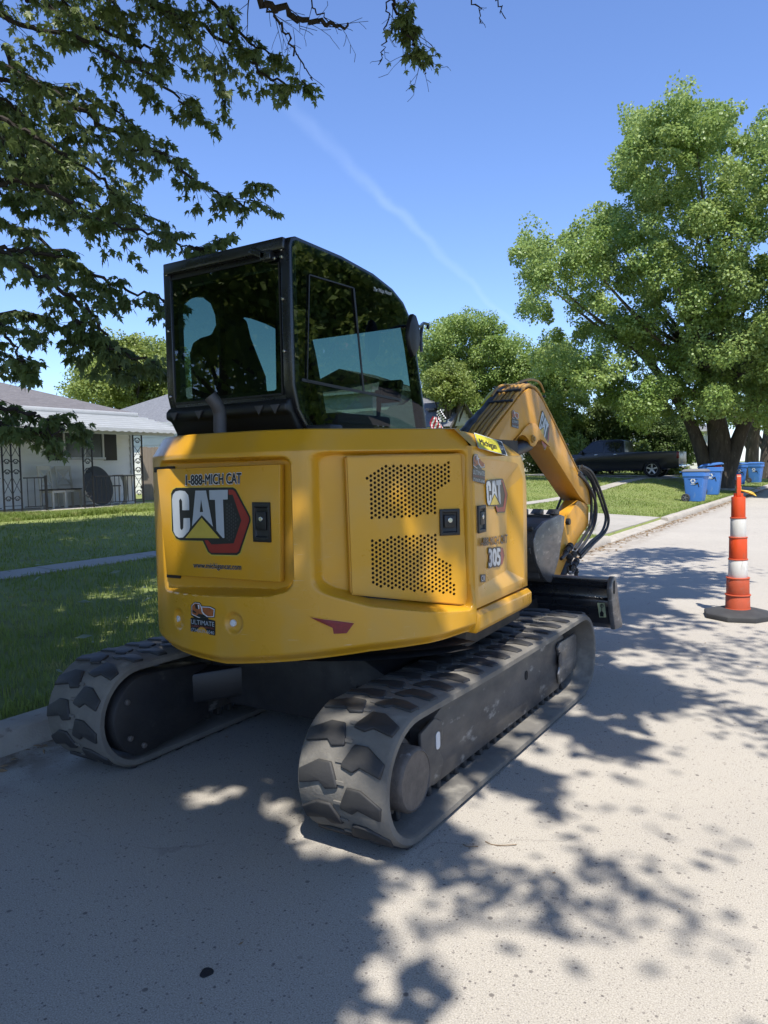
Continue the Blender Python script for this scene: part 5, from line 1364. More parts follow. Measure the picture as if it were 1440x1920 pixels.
# window with side shutters
wv0, wv1, wz0, wz1 = 8.66, 9.92, 1.90, 2.80
hb('shutter', 'shutter_black', [((WU + .05, 8.44, 2.33), (.05, .42, .96))], .006); hb('shutter', 'shutter_black', [((WU + .05, 10.13, 2.33), (.05, .42, .96))], .006)
w_ = hb('window_frame', 'trim_white', [((WU + .05, wv0 + .03, 2.35), (.07, .06, .96)), ((WU + .05, wv1 - .03, 2.35), (.07, .06, .96)), ((WU + .052, (wv0 + wv1) / 2, wz0 + .0), (.09, wv1 - wv0 + .06, .07)), ((WU + .05, (wv0 + wv1) / 2, 2.83), (.07, 1.2, .06))], .006)
hb('pane', 'window_dark', [((WU + .04, wv0 + .33, 2.36), (.012, .58, .88))], parent=w_); hb('pane', 'window_dark', [((WU + .045, wv1 - .35, 2.36), (.012, .58, .88))], parent=w_)
hb('mullion', 'trim_white', [((WU + .055, (wv0 + wv1) / 2 + .02, 2.36), (.03, .05, .88))], parent=w_)
# porch awning of long white metal pans with a scalloped front edge
for k_ in range(7):
    t0, t1 = k_ / 7, (k_ + 1) / 7; ua, ub_ = PU + .35 + (WU - PU - .2) * t0, PU + .35 + (WU - PU - .2) * t1; za, zb_ = 2.60 + .50 * t0 + .03, 2.60 + .50 * t1
    b = MB(); b.add([H(ua, -.6, za), H(ub_, -.6, zb_ - .015), H(ub_, 11.2, zb_ - .015), H(ua, 11.2, za), H(ua, -.6, za - .05), H(ua, 11.2, za - .05)], [(0, 1, 2, 3), (0, 3, 5, 4)]); b.build('awning_pan', 'trim_white', HS)
b = MB(); P = []
for q in range(180):
    y = -.6 + 11.8 * q / 180; P.append((y, 2.555 - .035 * abs(math.sin(q * .9))))
b.prism([(-.6, 2.60)] + P + [(11.2, 2.60)], lambda a, c, t: H(PU + .355 + t, a, c), 0, .012); b.build('awning_valance', 'trim_white', HS)
hb('awning_beam', 'trim_white', [((PU + .02, 5.2, 2.52), (.08, 11.6, .09))])
hb('gutter', 'trim_white', [((WU + .05, 5.3, 3.14), (.14, 11.6, .13))], .02)
b = MB(); b.add([H(WU + .12, -.8, 3.17), H(WU + .12, 11.15, 3.17), H(WU - 8.2, 11.15, 3.17), H(WU - 8.2, -.8, 3.17), H(WU - 4.0, 3.2, 4.55), H(WU - 4.0, 7.4, 4.55)], [(0, 1, 5, 4), (1, 2, 5), (2, 3, 4, 5), (3, 0, 4)]); b.build('roof', 'shingle_brown', HS)
# wrought iron posts and railings
def scroll(b, y, z, r, s, f):
    b.tube([f(y + s * (r * (1 - t * .075)) * math.cos(t * .62), z + (r * (1 - t * .075)) * math.sin(t * .62)) for t in range(13)], .008, 5)
def iron_post(y, wid, lanes):
    b = MB(); f = lambda a, c: H(PU, a, c); ys = [y - wid / 2 + wid * i / (lanes) for i in range(lanes + 1)]
    for a in ys: b.bar(f(a, FZ - .2), f(a, 2.52), .028, .028)
    for i in range(lanes):
        m0 = (ys[i] + ys[i + 1]) / 2; hw_ = wid / lanes / 2
        for zc in (.95, 1.55, 1.78, 2.32):
            for s in (-1, 1): scroll(b, m0 + s * .0 , zc, hw_ * .75, s, f)
        for za, zb_ in ((1.05, 1.45), (1.88, 2.22)):
            b.bar(f(ys[i], za), f(ys[i + 1], zb_), .010, .010); b.bar(f(ys[i + 1], za), f(ys[i], zb_), .010, .010)
        for zc in (.72, .80, 2.46): b.bar(f(ys[i], zc), f(ys[i + 1], zc), .012, .012)
    b.build('iron_post', 'iron_black', HS)
iron_post(6.28, .42, 2); iron_post(8.25, .26, 1); iron_post(9.78, .28, 1)
def railing(y0, y1, n):
    rl = hb('railing', 'iron_black', [((PU, (y0 + y1) / 2, 1.42), (.03, y1 - y0, .03))]); hb('lower_rail', 'iron_black', [((PU, (y0 + y1) / 2, .76), (.02, y1 - y0, .02))], parent=rl)
    for i in range(n):
        y = y0 + (y1 - y0) * (i + .5) / n
        if i == 0: bl = hb('baluster', 'iron_black', [((PU, y, 1.09), (.013, .013, .66))], parent=rl); y00 = y
        else: share(bl, 'baluster', rl, (0, y - y00, 0))
railing(6.55, 7.08, 3); railing(8.42, 9.62, 9); railing(4.9, 6.0, 7)
hb('railing_post', 'iron_black', [((PU, 7.10, 1.05), (.045, .045, .84))])
# porch furniture
def chair(loc, rz, label):
    r = tag(empty('chair', loc, rz), label, 'chair', 'cross-back porch chairs')
    b = MB(); b.box((0, 0, .455), (.44, .44, .03)); b.build('seat', 'wood_dark', r, bevel=.01)
    b = MB(); b.box((0, 0, .41), (.40, .40, .06)); b.build('apron', 'chair_cream', r)
    for s in (-1, 1):
        b = MB(); b.box((s * .19, .18, .21), (.045, .045, .42), taper=1.0); b.build('leg', 'chair_cream', r)
        b = MB(); b.bar((s * .19, -.19, 0), (s * .19, -.20, .45), .045, .045); b.bar((s * .19, -.20, .44), (s * .19, -.27, 1.02), .045, .035); b.build('leg', 'chair_cream', r)
    b = MB(); b.bar((-.21, -.27, 1.0), (.21, -.27, 1.0), .03, .10); b.build('top_rail', 'chair_cream', r)
    b = MB(); b.bar((-.19, -.222, .56), (.19, -.222, .56), .025, .04); b.build('lower_rail', 'chair_cream', r)
    b = MB(); b.bar((-.17, -.22, .58), (.17, -.262, .96), .02, .035); b.bar((.17, -.222, .58), (-.17, -.264, .96), .02, .035); b.build('cross_brace', 'chair_cream', r)
chair((-14.35, 7.85, FZ), R(-80), 'cream cross-back chair with dark seat on the porch, nearer the railing')
chair((-14.55, 8.45, FZ), R(-95), 'cream cross-back chair beside the leaning round tabletop')
o = tag(empty('round_tabletop', (-14.05, 8.95, FZ)), 'large black round tabletop leaning on edge against the porch window wall', 'tabletop')
Mt = Matrix.Translation((0, 0, .52)) @ Matrix.Rotation(R(12), 4, 'Z') @ Matrix.Rotation(R(78), 4, 'Y')
MB().lathe([(.50, -.012), (.52, -.012), (.52, .004), (.515, .012)], 48, Mt).build('top', 'tabletop_black', o)
MB().lathe([(.518, -.016), (.526, -.016), (.526, .006), (.518, .006)], 48, Mt, cap=False).build('edge_band', 'chair_cream', o)
o = tag(empty('pedestal_table', (-14.4, 10.15, FZ)), 'small cream side table with curved pedestal by the porch corner', 'side table')
b = MB(); b.box((0, 0, .78), (.45, .62, .03)); b.build('top', 'chair_cream', o)
b = MB(); b.loft([[(s * w_x, y_ * w_y, z_) for s, y_ in ((-1, -1), (1, -1), (1, 1), (-1, 1))] for w_x, w_y, z_ in ((.11, .14, .0), (.08, .10, .12), (.09, .07, .35), (.10, .10, .60), (.12, .16, .77))]); b.build('pedestal', 'chair_cream', o, bevel=.01)
o = tag(empty('stool', (-14.4, 9.62, FZ)), 'low stool with dark seat between the round tabletop and the side table', 'stool')
b = MB(); b.box((0, 0, .50), (.34, .34, .03)); b.build('seat', 'wood_dark', o)
for sx in (-1, 1):
    for sy in (-1, 1): MB().box((sx * .14, sy * .14, .24), (.035, .035, .48)).build('leg', 'chair_cream', o)

# ------------------------------------------------------------------ houses further along
def simple_house(name, label, u0, u1, v0, v1, z0, eave, ridge, roof_m, hip=True, wall_m='siding_white', board=.30, gable=None, over=.35):
    h = tag(empty(name, ((u0 + u1) / 2, (v0 + v1) / 2, z0)), label, 'house'); cx, cy, _ = h.location
    L = lambda x, y, z: (x - cx, y - cy, z - z0)
    b = MB(); b.box(L((u0 + u1) / 2, (v0 + v1) / 2, (z0 + eave) / 2), (u1 - u0 - .06, v1 - v0 - .06, eave - z0)); b.build('wall', wall_m, h)
    z = z0
    while z < eave - .02:
        b = MB(); b.box(L(u1 - .02, (v0 + v1) / 2, z + board / 2), (.05, v1 - v0, board * .94)); b.build('siding_board', wall_m, h)
        b = MB(); b.box(L((u0 + u1) / 2 - .03, v0 + .02, z + board / 2), (u1 - u0 - .08, .05, board * .94)); b.build('siding_board', wall_m, h); z += board
    U0, U1, V0, V1 = u0 - over, u1 + over, v0 - over, v1 + over; um = (U0 + U1) / 2; k_ = (U1 - U0) / 2
    b = MB(); e = eave
    if hip: b.add([L(U1, V0, e), L(U1, V1, e), L(U0, V1, e), L(U0, V0, e), L(um, V0 + k_ * .9, ridge), L(um, V1 - k_ * .9, ridge)], [(0, 1, 5, 4), (1, 2, 5), (2, 3, 4, 5), (3, 0, 4)])
    else: b.add([L(U1, V0, e), L(U1, V1, e), L(U0, V1, e), L(U0, V0, e), L(um, V0, ridge), L(um, V1, ridge)], [(0, 1, 5, 4), (2, 3, 4, 5)])
    rf = b.build('roof', roof_m, h)
    b = MB(); b.box(L(U1, (V0 + V1) / 2, e - .06), (.04, V1 - V0, .14)); b.box(L((U0 + U1) / 2, V0, e - .06), (U1 - U0, .04, .14)); b.build('fascia', 'trim_white', h)
    return h, L
h2, L2 = simple_house('grey_roof_house', 'white sided bungalow with grey hip roof behind the porch house', -24.0, -16.2, 15.2, 27, .68, 3.25, 5.1, 'shingle_grey')
b = MB(); b.box(L2(-17.2, 16.4, 4.0), (.5, .35, .12)); b.build('roof_vent', 'shingle_brown', h2)
fg = tag(empty('wood_gate', (-15.6, 11.6, .66)), 'weathered board gate between the porch house and its neighbour', 'gate')
for k_ in range(9):
    b = MB(); b.box((-.0 - k_ * .0, .10 + k_ * .135, .80), (.025, .128, 1.6 + .02 * math.sin(k_ * 2))); b.build('board', 'fence_wood', fg)
b = MB(); b.box((-.03, .65, .4), (.03, 1.25, .08)); b.box((-.03, .65, 1.3), (.03, 1.25, .08)); b.build('rail', 'fence_wood', fg)
h3, L3 = simple_house('gable_house', 'cream sided house with grey gable roof beyond the excavator boom', -24, -15.4, 31.5, 46, .8, 3.75, 6.0, 'shingle_grey', hip=True)
# front-facing gable
gp = [on_u(x, y, -14.9) for x, y in ((862, 757), (886, 797), (838, 800))]
b = MB(); b.add([L3(-14.9, gp[2].y, gp[2].z), L3(-14.9, gp[1].y, gp[1].z), L3(-14.9, gp[0].y, gp[0].z)], [(0, 1, 2)]); b.build('gable_wall', 'siding_white', h3)
zz0 = gp[1].z; zz1 = gp[0].z; z = zz0
while z < zz1 - .12:
    t0 = (z - zz0) / (zz1 - zz0); y0 = gp[2].y + (gp[0].y - gp[2].y) * t0; y1 = gp[1].y + (gp[0].y - gp[1].y) * t0
    b = MB(); b.add([L3(-14.89, y0, z), L3(-14.89, y1, z), L3(-14.87, y1, z), L3(-14.87, y0, z), L3(-14.89, y0 + .1, z + .17), L3(-14.89, y1 - .1, z + .17), L3(-14.88, y1 - .1, z + .17), L3(-14.88, y0 + .1, z + .17)], [(0, 1, 2, 3), (4, 5, 6, 7), (2, 3, 7, 6), (0, 1, 5, 4), (1, 2, 6, 5), (3, 0, 4, 7)]); b.build('siding_board', 'siding_white', h3); z += .19
b = MB(); ap_ = gp[0] + Vector((.25, 0, .16))
for e_ in (1, 2):
    q_ = gp[e_] + Vector((.25, 0, .16)); q_ = ap_ + (q_ - ap_) * 1.12
    b.add([L3(*ap_), L3(*q_), L3(q_.x - 4.5, q_.y, q_.z), L3(ap_.x - 4.5, ap_.y, ap_.z)], [(0, 1, 2, 3)])
b.build('gable_roof', 'shingle_grey', h3)
b = MB()
for e_ in (1, 2): q_ = gp[e_] + Vector((.26, 0, .08)); b.bar(L3(*(gp[0] + Vector((.26, 0, .08)))), L3(*(gp[0] + Vector((.26, 0, .08)) + (q_ - gp[0] - Vector((.26, 0, .08))) * 1.12)), .03, .16)
b.build('barge_board', 'shingle_brown', h3)
b = MB(); vv = on_u(833, 770, -15.5); b.box(L3(-16.2, vv.y, vv.z + .1), (.5, .5, .12)); b.build('roof_vent', 'shingle_brown', h3)
h4, L4 = simple_house('tall_house', 'two storey sided house glimpsed just right of the cab', -27, -19.5, 33.2, 36.2, .9, 6.0, 7.4, 'shingle_brown', hip=True)
h5, L5 = simple_house('far_cottage', 'pale wall of a far house behind the tree trunks', -13, -7.2, 60, 69, .9, 4.0, 5.6, 'shingle_grey', hip=True)
# flags on the lawn in front of the gable house
mat('flag_red', (0.5, 0.03, 0.05), 0.6); mat('flag_white', (0.75, 0.75, 0.75), 0.6); mat('flag_black', (0.02, 0.02, 0.02), 0.6)
def flag(name, label, x0, y0, x1, y1, checker):
    U = -13.0; a = on_u(x0, y1, U); c = on_u(x1, y0, U); w, h_ = c.y - a.y, c.z - a.z
    r = tag(empty(name, (U, a.y, float(zg(U, a.y)))), label, 'flag', 'flags by the gable house'); z0 = a.z - r.location.z
    b = MB(); b.tube([(0, w * .5, 0), (0, w * .6, z0 + h_ + .1)], .02, 6); b.build('pole', 'iron_black', r)
    n, mm = (6, 7) if checker else (8, 7)
    for par in (0, 1):
        b = MB()
        for i in range(n):
            for j in range(mm):
                q = (i + j) % 2 if checker else i % 2
                if q != par: continue
                P = [(.06 * math.sin(6 * (i + di) / n + (j + dj)), w * (i + di) / n * (1 - .3 * (j + dj) / mm) + .15 * w * (j + dj) / mm, z0 + h_ * (j + dj) / mm) for di, dj in ((0, 0), (1, 0), (1, 1), (0, 1))]
                b.add(P, [(0, 1, 2, 3)])
        b.build('flag_field' if par else 'flag_stripes', 'flag_white' if par else ('flag_black' if checker else 'flag_red'), r)
flag('striped_flag', 'hanging red and white striped flag just above the engine cover', 806, 783, 831, 815, False)
flag('checkered_flag', 'black and white chequered flag above the striped flag', 819, 768, 835, 790, True)

# ------------------------------------------------------------------ foliage
mat('bark', (0.115, 0.095, 0.075), 0.95, col2=(0.065, 0.053, 0.043), nscale=7, namt=.8, stretch=(1, 1, .25), bump=.9, bscale=18, col3=(.20, .18, .15), n3scale=12, n3lo=.6, n3hi=.72)
mat('twig_bark', (0.030, 0.024, 0.022), 0.9)
mat('leaf_maple', (0.115, 0.170, 0.055), 0.40, col2=(0.180, 0.230, 0.095), nscale=1.6, namt=.7, trans=.45, spec=.35)
mat('leaf_bright', (0.180, 0.275, 0.062), 0.42, col2=(0.285, 0.365, 0.120), nscale=.55, namt=.7, trans=.35, spec=.4)
mat('leaf_mid', (0.170, 0.265, 0.058), 0.5, col2=(0.265, 0.345, 0.095), nscale=.5, namt=.7, trans=.35)
mat('leaf_lime', (0.24, 0.29, 0.065), 0.5, col2=(0.17, 0.235, 0.055), nscale=.6, namt=.7, trans=.35)
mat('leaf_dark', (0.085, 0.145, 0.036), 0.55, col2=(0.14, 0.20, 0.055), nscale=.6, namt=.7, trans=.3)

def unit(a): return a / np.maximum(1e-9, np.linalg.norm(a, axis=-1, keepdims=True))
MAPLE = np.array([(0, .34, .0), (0, 0, 0), (.07, .10, .01), (.33, .02, -.04), (.20, .17, 0), (.30, .24, -.02), (.50, .52, -.07), (.26, .42, 0), (.15, .40, .01), (.20, .60, -.01), (.11, .66, 0), (0, 1.0, -.08),
                  (-.11, .66, 0), (-.20, .60, -.01), (-.15, .40, .01), (-.26, .42, 0), (-.50, .52, -.07), (-.30, .24, -.02), (-.20, .17, 0), (-.33, .02, -.04), (-.07, .10, .01)])
MAPLE_T = np.array([(0, i, i + 1) for i in range(1, 20)] + [(0, 20, 1)])
OVAL = np.array([(0, 0, 0), (.30, .35, .04), (.24, .72, .02), (0, 1, -.06), (-.24, .72, .02), (-.30, .35, .04)])
OVAL_T = np.array([(0, 1, 5), (1, 2, 4), (1, 4, 5), (2, 3, 4)])
DIAM = np.array([(0, 0, 0), (.42, .5, .06), (0, 1, -.04), (-.42, .5, .06)])
DIAM_T = np.array([(0, 1, 2), (0, 2, 3)])
def leaves(P, Tip, Nrm, size, shape, tris):
    """P,Tip,Nrm (n,3); size (n,)"""
    y = unit(Tip); z = Nrm - y * np.sum(Nrm * y, -1, keepdims=True); z = unit(z); x = np.cross(y, z)
    V = P[:, None] + size[:, None, None] * (shape[None, :, 0:1] * x[:, None] + shape[None, :, 1:2] * y[:, None] + shape[None, :, 2:3] * z[:, None])
    T = tris[None] + (np.arange(len(P)) * len(shape))[:, None, None]
    return V.reshape(-1, 3), T.reshape(-1, 3)
def clump_leaves(C, rad, per, size, shape=DIAM, tris=DIAM_T, droop=.35, squash=.75, up=.5, mask=None, stretch=1.1):
    """C (m,3) clump centres, rad (m,)"""
    m = len(C); n = m * per
    d = unit(RNG.normal(size=(n, 3))); rr = RNG.uniform(.35, 1.0, n) ** .6
    c = np.repeat(C, per, 0); r = np.repeat(rad, per)
    off = d * (rr * r)[:, None]; off[:, 2] *= squash
    ax = unit(RNG.normal(size=(m, 3)) + np.array([0, 0, .35])); ke = RNG.uniform(0, stretch, m)            # each clump is drawn out along its own twig
    ax = np.repeat(ax, per, 0); ke = np.repeat(ke, per); off = off * (1 - .22 * ke)[:, None] + ax * (np.sum(off * ax, -1) * ke)[:, None]
    nrm = unit(d * .55 + np.array([0, 0, up]) + RNG.normal(size=(n, 3)) * .55)
    tip = unit(d * .6 + RNG.normal(size=(n, 3)) * .7 + np.array([0, 0, -droop]))
    P = c + off; sz_ = size * RNG.uniform(.7, 1.3, n)
    if mask is not None:
        k = mask(P); P, tip, nrm, sz_ = P[k], tip[k], nrm[k], sz_[k]
    return leaves(P, tip, nrm, sz_, shape, tris)
def px_clumps(poly, D, spread, n, rmin, rmax, edge=True):
    xs = [p[0] for p in poly]; ys = [p[1] for p in poly]; C = []; Rr = []
    while len(C) < n:
        x, y = random.uniform(min(xs), max(xs)), random.uniform(min(ys), max(ys))
        if not inside((x, y), poly): continue
        r = random.uniform(rmin, rmax)
        C.append(at_dist(x, y, D + random.uniform(-spread, spread))); Rr.append(r)
    return np.array([tuple(c) for c in C]), np.array(Rr)
def limb(b, pts, r0, r1, n=10):
    P = spline(pts, 6); b.tube(P, [r0 + (r1 - r0) * (i / (len(P) - 1)) for i in range(len(P))], n)
def tree(name, label, base, trunks, C, rad, per, size, m, group=None, shape=DIAM, tris=DIAM_T, **kw):
    r = tag(empty(name, base), label, 'tree', group); B = np.array(base)
    b = MB()
    for pts, r0, r1 in trunks: limb(b, [Vector(p) - Vector(base) for p in pts], r0, r1)
    b.build('trunk', 'bark', r, smooth=True)
    V, T = clump_leaves(C - B, rad, per, size, shape, tris, **kw)
    raw('crown', V, T, m, r)
    return r
# branches reaching clumps
def reach(base, C, k, r0=.10, r1=.02):
    out = []
    for i in RNG.choice(len(C), min(k, len(C)), replace=False):
        e = Vector(C[i]); s = Vector(base); mid = s.lerp(e, .55) + Vector((0, 0, -.08 * (e - s).length)); out.append(([s, mid, e], r0, r1))
    return out

# big silver maple on the right
zb_ = float(zg(-3.2, 35)); tb_ = on_z(1347, 914, zb_); base = Vector((tb_.x, tb_.y, zb_ - .1))
polyA = [(965, 475), (972, 432), (1005, 445), (1040, 420), (1090, 418), (1130, 392), (1160, 400), (1150, 365), (1168, 300), (1162, 285), (1190, 218), (1235, 212), (1275, 175), (1300, 200), (1355, 190), (1368, 235), (1385, 258), (1440, 245), (1560, 240), (1650, 330), (1700, 500), (1690, 760), (1480, 810), (1420, 800), (1385, 785), (1330, 770), (1310, 795), (1250, 795), (1180, 785), (1130, 755), (1090, 725), (1060, 700), (1040, 690), (1000, 670), (990, 640), (1060, 620), (1080, 560), (1045, 545), (1030, 600), (975, 610), (985, 560), (1000, 530)]
C1, R1 = px_clumps(polyA, 36, 4.5, 860, .28, .75)
# let the ragged shoots stand above the outline
sh = [(1275, 180), (1335, 195), (1360, 205), (1190, 235), (1215, 225), (1235, 215), (1165, 330), (1160, 395), (1130, 400), (1080, 425), (1020, 445), (985, 440), (968, 470), (1180, 270), (1300, 200), (1430, 215), (1440, 255), (1395, 262)]
Cs = np.array([tuple(at_dist(x, y + 12, 36 + random.uniform(-2, 2))) for x, y in sh]); C1 = np.concatenate([C1, Cs]); R1 = np.concatenate([R1, np.full(len(Cs), .42)])
tp_ = base + Vector((0, 0, 4.2))
trunks = [([base + Vector((.0, 0, 0)), base + Vector((.05, .1, 1.6)), base + Vector((-.1, 0, 3.2)), base + Vector((-.8, .3, 6.5)), base + Vector((-1.6, .5, 11))], .72, .16),
          ([base + Vector((-.35, 0, .2)), base + Vector((-.75, -.2, 1.9)), base + Vector((-1.5, -.4, 3.8)), base + Vector((-3.2, -.6, 6.4)), base + Vector((-5.5, -1, 8.5))], .40, .08),
          ([base + Vector((.3, 0, .6)), base + Vector((.9, .3, 2.6)), base + Vector((1.8, .2, 5)), base + Vector((2.8, .2, 9.5))], .42, .10),
          ([base + Vector((0, 0, 2.5)), base + Vector((-.6, -1.2, 5)), base + Vector((-1.2, -2.2, 8))], .30, .06)]
trunks += reach(base + Vector((-1.0, 0, 6.5)), C1, 26, .13, .02) + reach(base + Vector((.6, 0, 5.0)), C1, 16, .13, .02)
tree('silver_maple', 'big spreading silver maple with thick trunk behind the blue bins', tuple(base), trunks, C1, R1, 330, .118, 'leaf_bright', 'street trees', up=.8, droop=.5, squash=.9)
# second and third trunks further on
for (x, y, D, rr_, lab) in ((1408, 895, 52, .45, 'pale trunked tree behind the far pair of bins'), (1436, 888, 60, .5, 'pale trunked tree at the right picture edge beyond the bins')):
    p = at_dist(x, y, D); bs = Vector((p.x, p.y, float(zg(p.x, p.y)) - .1))
    C, Rr = px_clumps([(x - 70, 640), (x + 200, 600), (x + 260, 780), (x + 60, 800), (x - 60, 790)], D + 1, 3, 110, .5, 1.0)
    tree('street_tree', lab, tuple(bs), [([bs, bs + Vector((.1, 0, 2.5)), bs + Vector((.4, .2, 6))], rr_, rr_ * .6), ([bs + Vector((0, 0, 2.0)), bs + Vector((-1.2, 0, 4.5))], rr_ * .5, .12)], C, Rr, 300, .15, 'leaf_mid', 'street trees')
# mid tree behind the gable house, left tree behind the roofs
def bg_tree(name, label, polypx, D, spread, n, rmin, rmax, per, size, m, trunk_px, **kw):
    C, Rr = px_clumps(polypx, D, spread, n, rmin, rmax); p = at_dist(trunk_px[0], trunk_px[1], D); bs = Vector((p.x, p.y, float(zg(p.x, p.y)) - .2))
    top = Vector(C.mean(0)); tr = [([bs, bs.lerp(top, .4) + Vector((.1, 0, 0)), top], .32, .08)] + reach(bs.lerp(top, .45), C, 14, .10, .02)
    return tree(name, label, tuple(bs), tr, C, Rr, per, size, m, 'trees behind the houses', **kw)
bg_tree('garden_tree', 'tall light green tree behind the gable house roof', [(795, 640), (815, 622), (835, 612), (850, 590), (868, 600), (882, 586), (905, 588), (925, 602), (945, 620), (958, 650), (985, 640), (1010, 690), (985, 760), (900, 790), (800, 770), (785, 700)], 47, 3.0, 150, .45, 1.0, 620, .125, 'leaf_mid', (880, 840), up=.55)
bg_tree('garden_tree', 'small yellow-green tree low beside the two storey house', [(805, 705), (845, 690), (880, 715), (885, 750), (840, 755), (806, 740)], 39, 1.2, 40, .35, .65, 420, .11, 'leaf_lime', (845, 830))
bg_tree('garden_tree', 'rounded bright green tree behind the two bungalow roofs on the left', [(140, 735), (165, 700), (185, 665), (215, 645), (245, 640), (290, 650), (330, 660), (350, 740), (300, 760), (200, 760)], 40, 3.0, 130, .4, .95, 560, .12, 'leaf_lime', (240, 830), up=.6)
bg_tree('garden_tree', 'shaded conifer-like tree just right of the boom', [(1010, 660), (1040, 640), (1075, 660), (1095, 720), (1095, 790), (1090, 850), (1010, 860), (1000, 760)], 44, 2, 120, .4, .75, 480, .11, 'leaf_mid', (1045, 880), up=.35)
# dark shrubbery behind the truck
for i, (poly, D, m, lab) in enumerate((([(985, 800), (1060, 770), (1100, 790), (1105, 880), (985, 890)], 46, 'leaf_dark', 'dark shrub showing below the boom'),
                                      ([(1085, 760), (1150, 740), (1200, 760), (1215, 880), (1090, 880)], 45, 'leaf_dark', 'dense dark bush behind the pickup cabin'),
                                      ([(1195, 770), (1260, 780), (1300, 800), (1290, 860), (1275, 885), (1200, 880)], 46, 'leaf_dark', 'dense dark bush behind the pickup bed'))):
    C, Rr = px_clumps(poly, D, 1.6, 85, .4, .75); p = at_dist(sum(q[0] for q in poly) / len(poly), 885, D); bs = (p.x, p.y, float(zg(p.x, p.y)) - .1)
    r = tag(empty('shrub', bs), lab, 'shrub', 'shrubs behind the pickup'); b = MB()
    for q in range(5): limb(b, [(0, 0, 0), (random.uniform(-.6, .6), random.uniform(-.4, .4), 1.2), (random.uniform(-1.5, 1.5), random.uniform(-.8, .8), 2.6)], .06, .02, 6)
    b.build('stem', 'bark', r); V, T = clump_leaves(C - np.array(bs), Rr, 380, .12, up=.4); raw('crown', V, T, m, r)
# tuft of weeds by the kerb and driveway
wp = on_z(1122, 998, .13); V = []; F = []
for q in range(70):
    a = random.uniform(0, 6.28); r0 = random.uniform(0, .16); h = random.uniform(.10, .34); c = Vector((wp.x - .25 + r0 * math.cos(a), wp.y + r0 * math.sin(a) * 1.6, .10)); d = Vector((math.cos(a), math.sin(a), 0)); e = Vector((-d.y, d.x, 0)) * .006; k_ = len(V)
    V += [c - e, c + e, c + d * h * .35 + Vector((0, 0, h * .7)) + e * .7, c + d * h * .35 + Vector((0, 0, h * .7)) - e * .7, c + d * h * .8 + Vector((0, 0, h))]; F += [(k_, k_ + 1, k_ + 2, k_ + 3), (k_ + 3, k_ + 2, k_ + 4)]
tag(raw('weed_tuft', V, F, 'grass_blades'), 'tuft of tall weeds at the kerb behind the hoses', 'weeds')

# ------------------------------------------------------------------ the overhanging maple the street is shaded by
MT = Vector((-3.4, -6.2, .2))
OM = tag(empty('overhanging_maple', MT), 'large maple whose leafy boughs hang in from the upper left', 'tree', 'street trees')
tb = MB()
limb(tb, [(0, 0, -.2), (.05, 0, 1.5), (.2, .1, 3.2), (.5, .4, 5.5), (1.0, .6, 8.5)], .42, .14, 14)
LP, LT_, LN, LS = [], [], [], []           # leaf points, tips, normals, sizes
twigs = MB()
def add_leaf(p, d, s):
    LP.append(tuple(p)); t = Vector(d) * .55 + Vector((0, 0, -.75)) + Vector((random.gauss(0, .35), random.gauss(0, .35), random.gauss(0, .2))); LT_.append(tuple(t))
    LN.append((random.gauss(0, .45) + .25 * d[0], random.gauss(0, .45) + .25 * d[1], random.uniform(.4, 1.0))); LS.append(s)
def spray(p, d, L, depth, leafy, sz):
    """a twig from p along d, with side twigs and leaves"""
    d = Vector(d).normalized(); pts = [p]; n = max(3, int(L / .06)); q = p.copy(); dd = d.copy()
    for i in range(n):
        dd = (dd + Vector((random.gauss(0, .10), random.gauss(0, .10), random.gauss(-.045, .07)))).normalized(); q = q + dd * (L / n); pts.append(q.copy())
    twigs.tube(pts, [max(.0016, .0035 * (1 - i / len(pts)) * (L / .4 + .3)) for i in range(len(pts))], 4, cap=False)
    for i in range(1, len(pts)):
        if depth > 0 and random.random() < .62:
            s = dd.cross(Vector((0, 0, 1))); s = s.normalized() * random.choice((-1, 1)) if s.length > 1e-3 else Vector((1, 0, 0))
            e = ((pts[i] - pts[i - 1]).normalized() * .75 + s * random.uniform(.5, .95) + Vector((0, 0, random.uniform(-.3, .15))))
            spray(pts[i], e, L * random.uniform(.32, .55) * (1 - .45 * i / len(pts)), depth - 1, leafy, sz)
        if random.random() < leafy:
            for s_ in (-1, 1):
                if random.random() < .85:
                    s = (pts[i] - pts[i - 1]).normalized(); e = s * random.uniform(.2, .9) + s.cross(Vector((0, 0, 1))) * s_ * random.uniform(.3, 1) + Vector((0, 0, random.uniform(-.3, .1)))
                    e.normalize(); add_leaf(pts[i] + e * random.uniform(.02, .06), e, sz * random.uniform(.65, 1.2))
    for k_ in range(3):
        e = dd + Vector((random.gauss(0, .5), random.gauss(0, .5), random.gauss(-.2, .2))); add_leaf(pts[-1], e.normalized(), sz * random.uniform(.7, 1.1)) if random.random() < leafy else None
